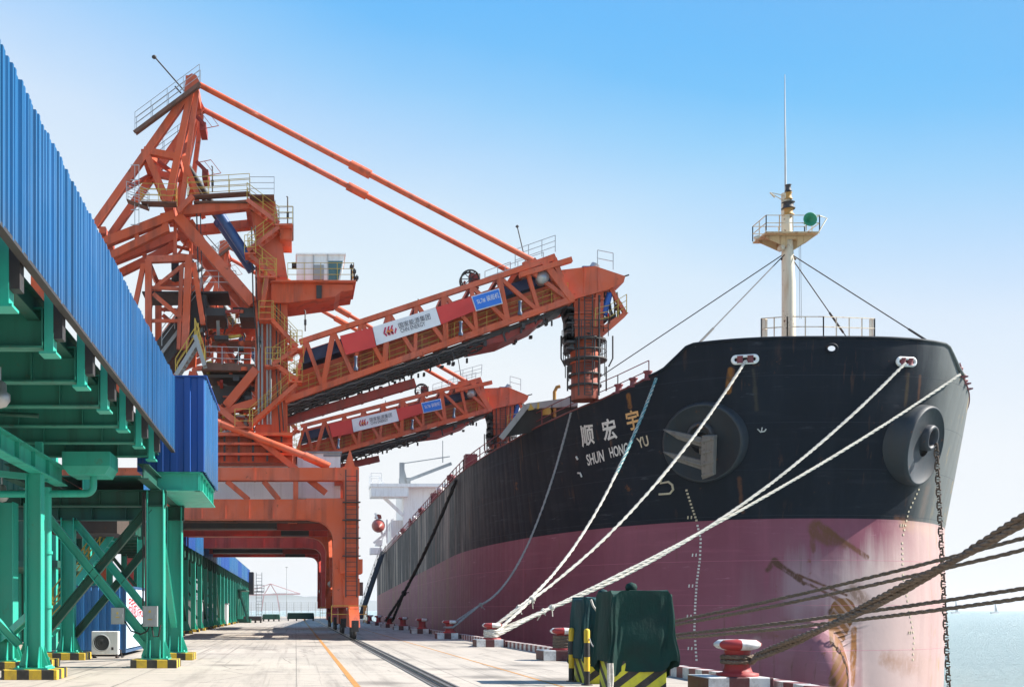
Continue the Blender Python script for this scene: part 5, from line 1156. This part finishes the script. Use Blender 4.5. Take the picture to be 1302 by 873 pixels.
q = MB(); q.box((-6.70, 39.985, .3), (-6.62, 40.0, .4)); q.tube([(-6.5, 40.1, .35), (-6.38, 40.1, .3), (-6.36, 40.3, .04), (-6.4, 41, .03)], .025, 6); obj("pipe_valve", q, M['dark'], ac)
# second hut and lockers deeper under the far gallery
for (x, y, w_, d_, h_, mt, lb) in ((-10.4, 96, 2.0, 3, 2.5, 'signwhite', "pale metal cabin under the far gallery's middle bays"), (-9.9, 128, 1.6, 2.4, 2.4, 'white', "small white hut standing under the far end of the far gallery")):
    t_ = thing("site_cabin", lb, "cabin", (x, y, 0)); q = MB(); q.box((x-w_/2, y-d_/2, .1), (x+w_/2+1.2, y+d_/2, h_)); obj("cabin_wall", q, M[mt], t_)
    q = MB(); q.box((x-w_/2-.1, y-d_/2-.1, h_+.003), (x+w_/2+1.3, y+d_/2+.1, h_+.12)); obj("roof", q, M['grey'], t_); q = MB(); q.box((x-.3, y-d_/2-.03, .15), (x+.5, y-d_/2-.003, 2.0)); obj("door", q, M['blue'], t_)

# green transfer tower behind the near gallery, closing the view between its legs
tt = thing("transfer_tower", "green sheeted transfer tower standing behind the near gallery's legs at the left edge", "tower", (-15, 52, 0))
for x in (-18.5, -14.2, -10.6):
    for y in (48, 56): q = MB(); q.ibeam((x, y, 0), (x, y, 9), .4, .4, (0,1,0), .03); obj("column", q, M['green'], tt)
for z in (3.6, 6.6): q = MB(); q.box((-18.9, 47.6, z), (-10.3, 56.4, z+.3)); obj("floor_beam", q, M['dgreen'], tt)
obj("wall_sheeting", corrug(48.5, -18.4, -10.7, 3.9, 8.9, .5, .05, .02, 'x'), M['dgreen'], tt); obj("wall_sheeting", corrug(57, -40, -10.7, .1, 5.6, .5, .05, .02, 'x'), M['dgreen'], tt)
q = MB(); q.beam((-18.4, 47.9, .3), (-14.4, 47.9, 3.4), .2, .2); q.beam((-14.4, 47.8, .3), (-18.4, 47.8, 3.4), .2, .2); obj("brace", q, M['green'], tt)
# ------------------------------------------------------------------ bollards along the quay edge
def build_bollard(label, loc):
    x, y, z = loc; t_ = thing("mooring_bollard", label, "bollard", loc, "mooring bollards along the quay edge")
    q = MB(); q.box((x-.84, y-.62, 0), (x+.5, y+.62, .36)); obj("plinth", q, M['bolplinth'], t_, .02)
    q = MB(); q.lathe([(.42,.36),(.42,.42),(.30,.44),(.265,.52),(.25,.8),(.27,.92)], (x, y, 0), n=24); obj("stem", q, M['bolred'], t_)
    q = MB(); q.lathe([(.25,.90),(.42,.945),(.475,1.0),(.475,1.05),(.38,1.12),(.0,1.135)], (x, y, 0), n=36, mfn=lambda k: (0, 1, 0, 1, 0, 1)[(k+9)//6 % 6]); obj("cap", q, [M['bolred'], M['bolwhite']], t_)
    return t_
BX = 9.35
BY = [23.3, 38.4, 52.4, 66.8, 81.5, 96, 110, 124.5, 139]
BL = ["red mooring bollard holding the thick brown hawser, nearest to the camera", "mooring bollard wound with brown rope beside the tarpaulined boxes", "mooring bollard that gathers the bundle of white ropes", "mooring bollard holding the single sagging grey rope",
      "red mooring bollard with no rope, next beyond the grey rope's bollard", "farther bare red mooring bollard, second beyond the grey rope's", "distant mooring bollard holding the thick black rope", "distant bollard just beyond the black rope's bollard", "farthest bollard, by the foot of the ship's gangway"]
b0 = build_bollard(BL[0], (BX, BY[0], 0))
for y, l in zip(BY[1:], BL[1:]): dup(b0, (BX, y, 0), l)
# ------------------------------------------------------------------ ropes
def curve(p0, p1, sag, n):
    p0, p1 = V(p0), V(p1); return [p0.lerp(p1, i/n)-V((0,0,sag*4*(i/n)*(1-i/n))) for i in range(n+1)]
def strands(q, path, r, k=3, lay=None, n=5, mi=0):
    """a laid rope: k strands twisted round the path"""
    lay = (lay or r*9)*1.35; L = 0; jit = [R.uniform(0, 6.28) for _ in range(4)]; out = [[] for _ in range(k)]; u = None
    for i, p in enumerate(path):
        d = (path[min(i+1, len(path)-1)]-path[max(i-1, 0)]).normalized()
        u = d.orthogonal() if u is None else u-d*u.dot(d); u.normalize(); b_ = d.cross(u)
        if i: L += (p-path[i-1]).length
        for j in range(k):
            th = 2*math.pi*(L/lay+j/k)+.9*math.sin(L*.7+jit[0])+.5*math.sin(L*2.3+jit[1]); rj = r*(.50+.07*math.sin(L*5.1+jit[2]+2*j)+.05*math.sin(L*13+jit[3]*j)); out[j].append(p+(u*math.cos(th)+b_*math.sin(th))*rj)
    for o_ in out: q.tube(o_, r*.58, n, mi)
def resample(path, step):
    out = [path[0]]; 
    for a_, b_ in zip(path[:-1], path[1:]):
        n = max(1, int((b_-a_).length/step))
        for i in range(1, n+1): out.append(a_.lerp(b_, i/n))
    return out
def wrap(cx, cy, z, r, turns, a0=0.0, rise=.0, n=22):
    m_ = int(turns*n); return [V((cx+math.cos(a0+2*math.pi*i/n)*r, cy+math.sin(a0+2*math.pi*i/n)*r, z+rise*i/n)) for i in range(m_+1)]
def rope(label, path, r, mat, step=None, n=5, extra=None, group=None, lay=None):
    q = MB(); strands(q, resample(path, step or r*2.0), r, 3, lay or r*10, n)
    if extra: extra(q)
    return tag(obj("mooring_rope", q, mat), label, "rope", group or "mooring lines")
def knot(q, p, r):
    for i in range(5):
        a_ = V((R.uniform(-1,1), R.uniform(-1,1), R.uniform(-1,1))).normalized(); q.torus(p+a_*r*.35, r*R.uniform(.7,1.1), r*.33, a_, 12, 5)
    for i in range(3): q.tube([p, p+V((R.uniform(-1,1), R.uniform(-1,1), R.uniform(-1.6,.3)))*r*2.6], r*.25, 4)
b3 = V((BX, BY[2], .60)); b4 = V((BX, BY[3], .62)); bk = V((BX, BY[6], .65))
def loop_to(b, z, p, spread):     # rope eye round the bollard stem
    d = V((p.x-b.x, p.y-b.y, 0)).normalized(); n_ = V((-d.y, d.x, 0)); c_ = V((b.x, b.y, z)); pts = []
    for k in range(13): th = math.pi/2+math.pi*k/12; pts.append(c_+(d*math.cos(th)+n_*math.sin(th))*.34)
    return pts
def moor(label, p, b, z, r, mat, sag, eye=3.2, mid=None, n=40, knots=True, step=None):
    p = V(p); lp = loop_to(b, z, p, 0); d = p-V((b.x,b.y,z))-V((0,0,3.2*sag)); d.z = max(d.z, .06*d.length); d.normalize(); sp = V((b.x,b.y,z))+d*eye
    main = curve(sp, p, sag, n); q = MB(); strands(q, resample(main, step or r*3), r, 3, r*10, 5)
    eyep = [sp]+[lp[0].lerp(sp, .02)]+lp+[sp]; strands(q, resample(eyep, r*3), r*.95, 3, r*10, 5)
    if knots: knot(q, sp, r*1.35)
    return tag(obj("mooring_rope", q, mat), label, "rope", "mooring lines")
e1 = hit(722, 524)[0]+V((-.1,-.1,.1)); e2 = hit(834, 484)[0]+V((-.05,-.2,.1))
moor("grey rope sagging from the deck edge left of the ship's name", e1, b4, .70, .075, M['ropegrey'], 2.5, 2.6)
rp = moor("rope hanging left of the anchor, teal above and white below, crossing the ship's name", e2, b3, .66, .09, M['ropewhite'], 1.8, 2.6)
q = MB(); d = e2-V((b3.x,b3.y,.66))-V((0,0,3.2*1.8)); d.normalize(); pa = curve(V((b3.x,b3.y,.66))+d*2.6, e2, 1.8, 40); strands(q, resample(pa[27:], .25), .097, 3, .85, 5); obj("teal_tail", q, M['ropeteal'], rp)
moor("white rope from the left bulwark chock, passing in front of the anchor", C1+V((0,-.15,-.1)), b3, .74, .09, M['ropewhite'], 1.2, 3.0)
moor("white rope from the right bulwark chock to the rope-laden bollard", C2+V((-.1,-.2,-.1)), b3, .58, .09, M['ropewhite'], 1.5, 3.6)
e5 = deckpt(4.0, 1, .0)+V((.0,-.3,-.1)); moor("lowest white rope, running from the port shoulder beyond the right chock", hit(1212,488)[0]+V((.1,-.5,.45)), b3, .5, .085, M['ropewhite'], .6, 3.1)
e6 = hit(573, 612)[0]+V((-.1,0,.2)); moor("thick black rope slanting from the midship deck edge to a distant bollard", e6, bk, .72, .16, M['ropeblack'], .4, 5.0)
# brown hawsers of the next ship along the berth
b2 = V((BX, BY[1], .6))
def far(px, py, Y, k): a_ = at(px, py, Y); return a_+(a_-b2)*k
ends = [(1302,657), (1302,670), (1302,718), (1302,729)]
hl_ = ["uppermost thin brown hawser crossing in front of the bow", "second thin brown hawser, just below the uppermost", "third thin brown hawser, upper of the lower pair", "lowest thin brown hawser crossing the bow"]
for k, ((x, y), l) in enumerate(zip(ends, hl_)):
    e = far(x, y, 25-.4*k, .75); s_ = b2+V((.33, .0, .12-.05*k)); c_ = curve(s_, e, .50, 60)
    w_ = wrap(BX, BY[1], .44+.11*k, .34, 2.0, 0, .03)
    rope(l, w_[::-1][:1]+w_[::-1][1:]+c_[1:], .05, M['ropebrown'], .09, group="brown hawsers of the neighbouring berth")
b1 = V((BX, BY[0], .62)); e = at(1302, 632, 15.2); e = e+(e-b1)*2.2; c_ = [b1+V((.2,-.30,.06))]+[b1+(e-b1)*f_-V((0,0,.34*4*min(f_*2.13,1)*(1-min(f_*2.13,1)))) for f_ in [.03+.97*i/90 for i in range(91)]]
q = MB(); pa = resample(c_, .05); 
def hel(path, R_, lay, ph):
    L = 0; o_ = []; u = None
    for i, p in enumerate(path):
        d = (path[min(i+1, len(path)-1)]-path[max(i-1, 0)]).normalized(); u = d.orthogonal() if u is None else u-d*u.dot(d); u.normalize()
        if i: L += (p-path[i-1]).length
        th = 2*math.pi*L/lay+ph; o_.append(p+(u*math.cos(th)+d.cross(u)*math.sin(th))*R_)
    return o_
for ph in (0, math.pi): strands(q, hel(pa, .046, 7.0, ph), .052, 3, .34, 6)
for k in range(2): strands(q, resample(wrap(BX, BY[0], .66+.1*k, .31, 1.0), .06), .05, 3, .34, 6)
tag(obj("mooring_rope", q, M['ropebrown']), "thickest brown twisted hawser rising from the nearest red bollard to the right", "rope", "brown hawsers of the neighbouring berth")
# a second thin rope lying doubled beside the white bundle
# ------------------------------------------------------------------ covered boxes, posts
def covered(label, x0, x1, y0, y1, zb, zt, hem, tmat, seed, loc):
    rr = random.Random(seed); t_ = thing("covered_box", label, "covered box", loc)
    q = MB(); q.box((x0+.10, y0+.08, 0), (x1-.16, y1-.08, zb)); obj("hazard_base", q, M['hazard'], t_, .01)
    cx, cy, a_, b_ = (x0+x1)/2, (y0+y1)/2, (x1-x0)/2, (y1-y0)/2; n, lv = 160, 26; q = MB(); vs = []
    ph = [rr.uniform(0, 6.28) for _ in range(6)]; fr = [rr.randint(4, 13) for _ in range(6)]; am = [rr.uniform(.3, 1) for _ in range(6)]
    for j in range(lv+1):
        f = j/lv
        for i in range(n):
            th = 2*math.pi*i/n; c_, s_ = math.cos(th), math.sin(th); pw = .22
            ux, uy = math.copysign(abs(c_)**pw, c_), math.copysign(abs(s_)**pw, s_); m_ = max(abs(ux), abs(uy)); ux, uy = ux/m_, uy/m_
            fold = sum(am[k]*math.sin(fr[k]*th+ph[k]+f*.8) for k in range(6))/3
            corner = (abs(ux)*abs(uy))**3
            grow = .93+.04*f+.07*f*corner; sw = .075*fold*f**.8+.018*math.sin(23*th+ph[0]+2*f)*f+.012*math.sin(11*f+3*th+ph[5])+.03*math.sin(5*th+9*f+ph[4])*f
            hm = hem+.13*math.sin(3*th+ph[1])*1-.12*(1-corner)*.6+.05*math.sin(9*th+ph[2])
            z = zt-(zt-hm)*f - .035*(1-math.cos(2*th*2+ph[3]))*(1 if j == 0 else 0)
            vs.append((cx+ux*(a_*grow+sw), cy+uy*(b_*grow+sw), z-.03*fold*(1-f)))
    fs = [(j*n+i, j*n+(i+1) % n, (j+1)*n+(i+1) % n, (j+1)*n+i) for j in range(lv) for i in range(n)]
    q.add(vs, fs, 0, True); vs2 = []
    for j in range(7):
        f = j/6
        for i in range(n): v = V(vs[i]); p = V((cx, cy, zt+.05)).lerp(v, f); p.z = zt+.03*math.sin(5*p.x+p.y*7+seed)*(1-f)+ (v.z-zt)*f; vs2.append(p)
    q.add(vs2, [(j*n+i, j*n+(i+1) % n, (j+1)*n+(i+1) % n, (j+1)*n+i) for j in range(6) for i in range(n)], 0, True)
    cv = obj("tarpaulin", q, tmat, t_)
    q = MB(); kx = cx-a_*.12; q.lathe([(.05,-.02),(.115,.02),(.13,.09),(.10,.16),(0,.2)], (kx, cy-.1, zt-.0), n=16); obj("lifting_knob", q, tmat, cv)
    return t_, cv
near_, ncv = covered("nearer box under a dark green tarpaulin on a yellow and black striped base", 6.72, 8.10, 23.5, 24.8, .66, 2.16, .52, M['tarpgreen'], 5, (7.4, 24.1, 0))
far_, fcv = covered("farther box under a teal tarpaulin, half hidden behind the nearer green one", 6.78, 8.2, 26.0, 27.3, .66, 2.06, .58, M['tarpteal'], 11, (7.5, 26.6, 0))
q = MB(); q.tube([(6.66, 23.42, .62), (6.655, 23.4, .35), (6.67, 23.4, .02)], .04, 6); q.tube([(6.72, 23.42, .62), (6.73, 23.4, .3), (6.71, 23.42, .02)], .035, 6); obj("tie_strap", q, M['ropewhite'], near_)
q = MB(); pts = [(6.95, 25.93, 2.0), (7.0, 25.92, 1.85), (7.1, 25.9, 1.7), (7.25, 25.9, 1.58)]; q.tube(pts, .025, 6); obj("tie_strap", q, M['ropewhite'], far_)
def post(label, x, y, h):
    t_ = thing("safety_post", label, "post", (x, y, 0), "striped safety posts")
    q = MB(); q.lathe([(.068,0),(.068,h-.05),(.05,h-.015),(0,h)], (x, y, 0), n=18); obj("pole", q, M['postband'], t_)
    q = MB(); q.lathe([(.13,0),(.13,.02),(.07,.025)], (x, y, 0), n=16); obj("base_plate", q, M['dark'], t_); return t_
post("farther yellow and black post, left of the other, carrying no chain", 6.76, 27.0, 1.32); post("nearer yellow and black post, chained to the tarpaulined box", 6.77, 25.6, 1.32)
q = MB()
cpts = curve((6.82, 25.58, 1.10), (6.76, 24.85, .93), .07, 10)
q.tube(cpts, .016, 6); tag(obj("chain", q, M['galv']), "thin pale chain from the nearer post to the tarpaulined box", "chain")
# rope loops lying round the second bollard
# ------------------------------------------------------------------ far end of the quay
fn = thing("wire_fence", "tall wire fence across the far end of the quay", "fence", (0, 262, 0))
q = MB(); 
for k in range(15): x = -14+k*1.7; q.tube([(x, 262, 0), (x, 262, 3.6)], .06, 5)
obj("fence_post", q, M['galv'], fn); fn.children[-1]["kind"] = "stuff"
q = MB()
for k in range(9): q.tube([(-14, 262, .4+k*.4), (9.8, 262, .4+k*.4)], .018, 4)
for k in range(48): q.tube([(-14+k*.5, 262, .2), (-14+k*.5, 262, 3.6)], .014, 4)
obj("mesh_panel", q, M['galv'], fn); fn.children[-1]["kind"] = "stuff"
def stack(label, x0, x1, y, h, mat, par=None):
    t_ = thing("covered_stack", label, "covered stack", ((x0+x1)/2, y, 0))
    q = MB(); q.prism([(x0, y, .3), (x1, y, .3), (x1-.1, y, h), (x0+.1, y, h)], (0, 2.4, 0)); obj("cover", q, mat, t_, .1)
    q = MB()
    for k in range(4): q.box((x0+.1+(x1-x0-.4)*k/3, y+.2, 0), (x0+.3+(x1-x0-.4)*k/3, y+2.2, .297))
    obj("pallet", q, M['dark'], t_); return t_
stack("dark green covered stack at the far end of the quay, left one", -5.2, -2.4, 170, 1.1, M['dgreen']); stack("dark green covered stack at the far end of the quay, right one", -1.4, 3.0, 176, 1.3, M['tarpgreen'])
stack("low dark pile beside the far gallery's foot stair", -7.2, -4.6, 150, .9, M['dark'])
for (dx, l) in ((-380, "pale red quay crane on the far shore, left of the pair"), (-110, "pale red quay crane on the far shore, right of the pair")):
    Y = 4800; t_ = thing("distant_crane", l, "crane", (dx, Y, 0)); s_ = 1.0
    for x in (-40, 40): q = MB(); q.beam((dx+x, Y, -5), (dx+x*.7, Y, 72), 6, 5); obj("leg", q, M['red_orange'], t_)
    q = MB(); q.beam((dx-150, Y, 66), (dx+130, Y, 72), 7, 6); obj("boom", q, M['red_orange'], t_)
    q = MB(); q.beam((dx-26, Y, 72), (dx, Y, 116), 5, 4); q.beam((dx+26, Y, 72), (dx, Y, 116), 5, 4); q.tube([(dx, Y, 116), (dx+124, Y, 74)], 1.5, 5); q.tube([(dx, Y, 116), (dx-138, Y, 69)], 1.5, 5); obj("a_frame", q, M['red_orange'], t_)
t_ = thing("light_mast", "thin light mast standing beyond the far fence", "light mast", (5, 320, 0)); q = MB(); q.tube([(-2.4, 290, 0), (-2.4, 290, 13)], [.09,.05], 8); obj("pole", q, M['galv'], t_); q = MB(); q.box((-2.7, 289.9, 12.9), (-2.1, 290.1, 13.05)); obj("lamp_head", q, M['galv'], t_)
for x, y, l in ((1215, 762, "tiny sailing boat on the horizon, nearer the ship's bow"), (1265, 766, "tiny sailing boat on the horizon, farther right")):
    Y = 1700; p = at(x, 775, Y); t_ = thing("sailing_boat", l, "boat", (p.x, Y, WATER)); hgt = at(x, y, Y).z+2
    q = MB(); q.prism([(p.x-6, Y-1.5, WATER+.2), (p.x+5, Y-1.5, WATER+.2), (p.x+7.5, Y, WATER+2.2), (p.x-7, Y-1.5, WATER+2.0)], (0, 3, 0)); obj("hull", q, M['grey'], t_)
    q = MB(); q.tube([(p.x, Y, WATER+2), (p.x, Y, hgt)], .35, 6); obj("mast", q, M['grey'], t_); q = MB(); q.prism([(p.x+.6, Y, WATER+3), (p.x+4, Y, WATER+3), (p.x+.6, Y, hgt-2)], (0, .15, 0)); obj("sail", q, M['grey'], t_)

# ------------------------------------------------------------------ sea haze
hz = MB(); hz.box((-22000, -250, WATER-3), (22000, 23000, 90)); m = bpy.data.materials.new("sea_haze"); m.use_nodes = True; t = m.node_tree
for n_ in list(t.nodes):
    if n_.type == 'BSDF_PRINCIPLED': t.nodes.remove(n_)
pv = t.nodes.new("ShaderNodeVolumePrincipled"); pv.inputs["Color"].default_value = (.93,.96,1,1); pv.inputs["Density"].default_value = .00010; pv.inputs["Anisotropy"].default_value = .2
t.links.new(pv.outputs[0], [n_ for n_ in t.nodes if n_.type == 'OUTPUT_MATERIAL'][0].inputs["Volume"])
ho_ = obj("haze", hz, m); ho_["kind"] = "stuff"
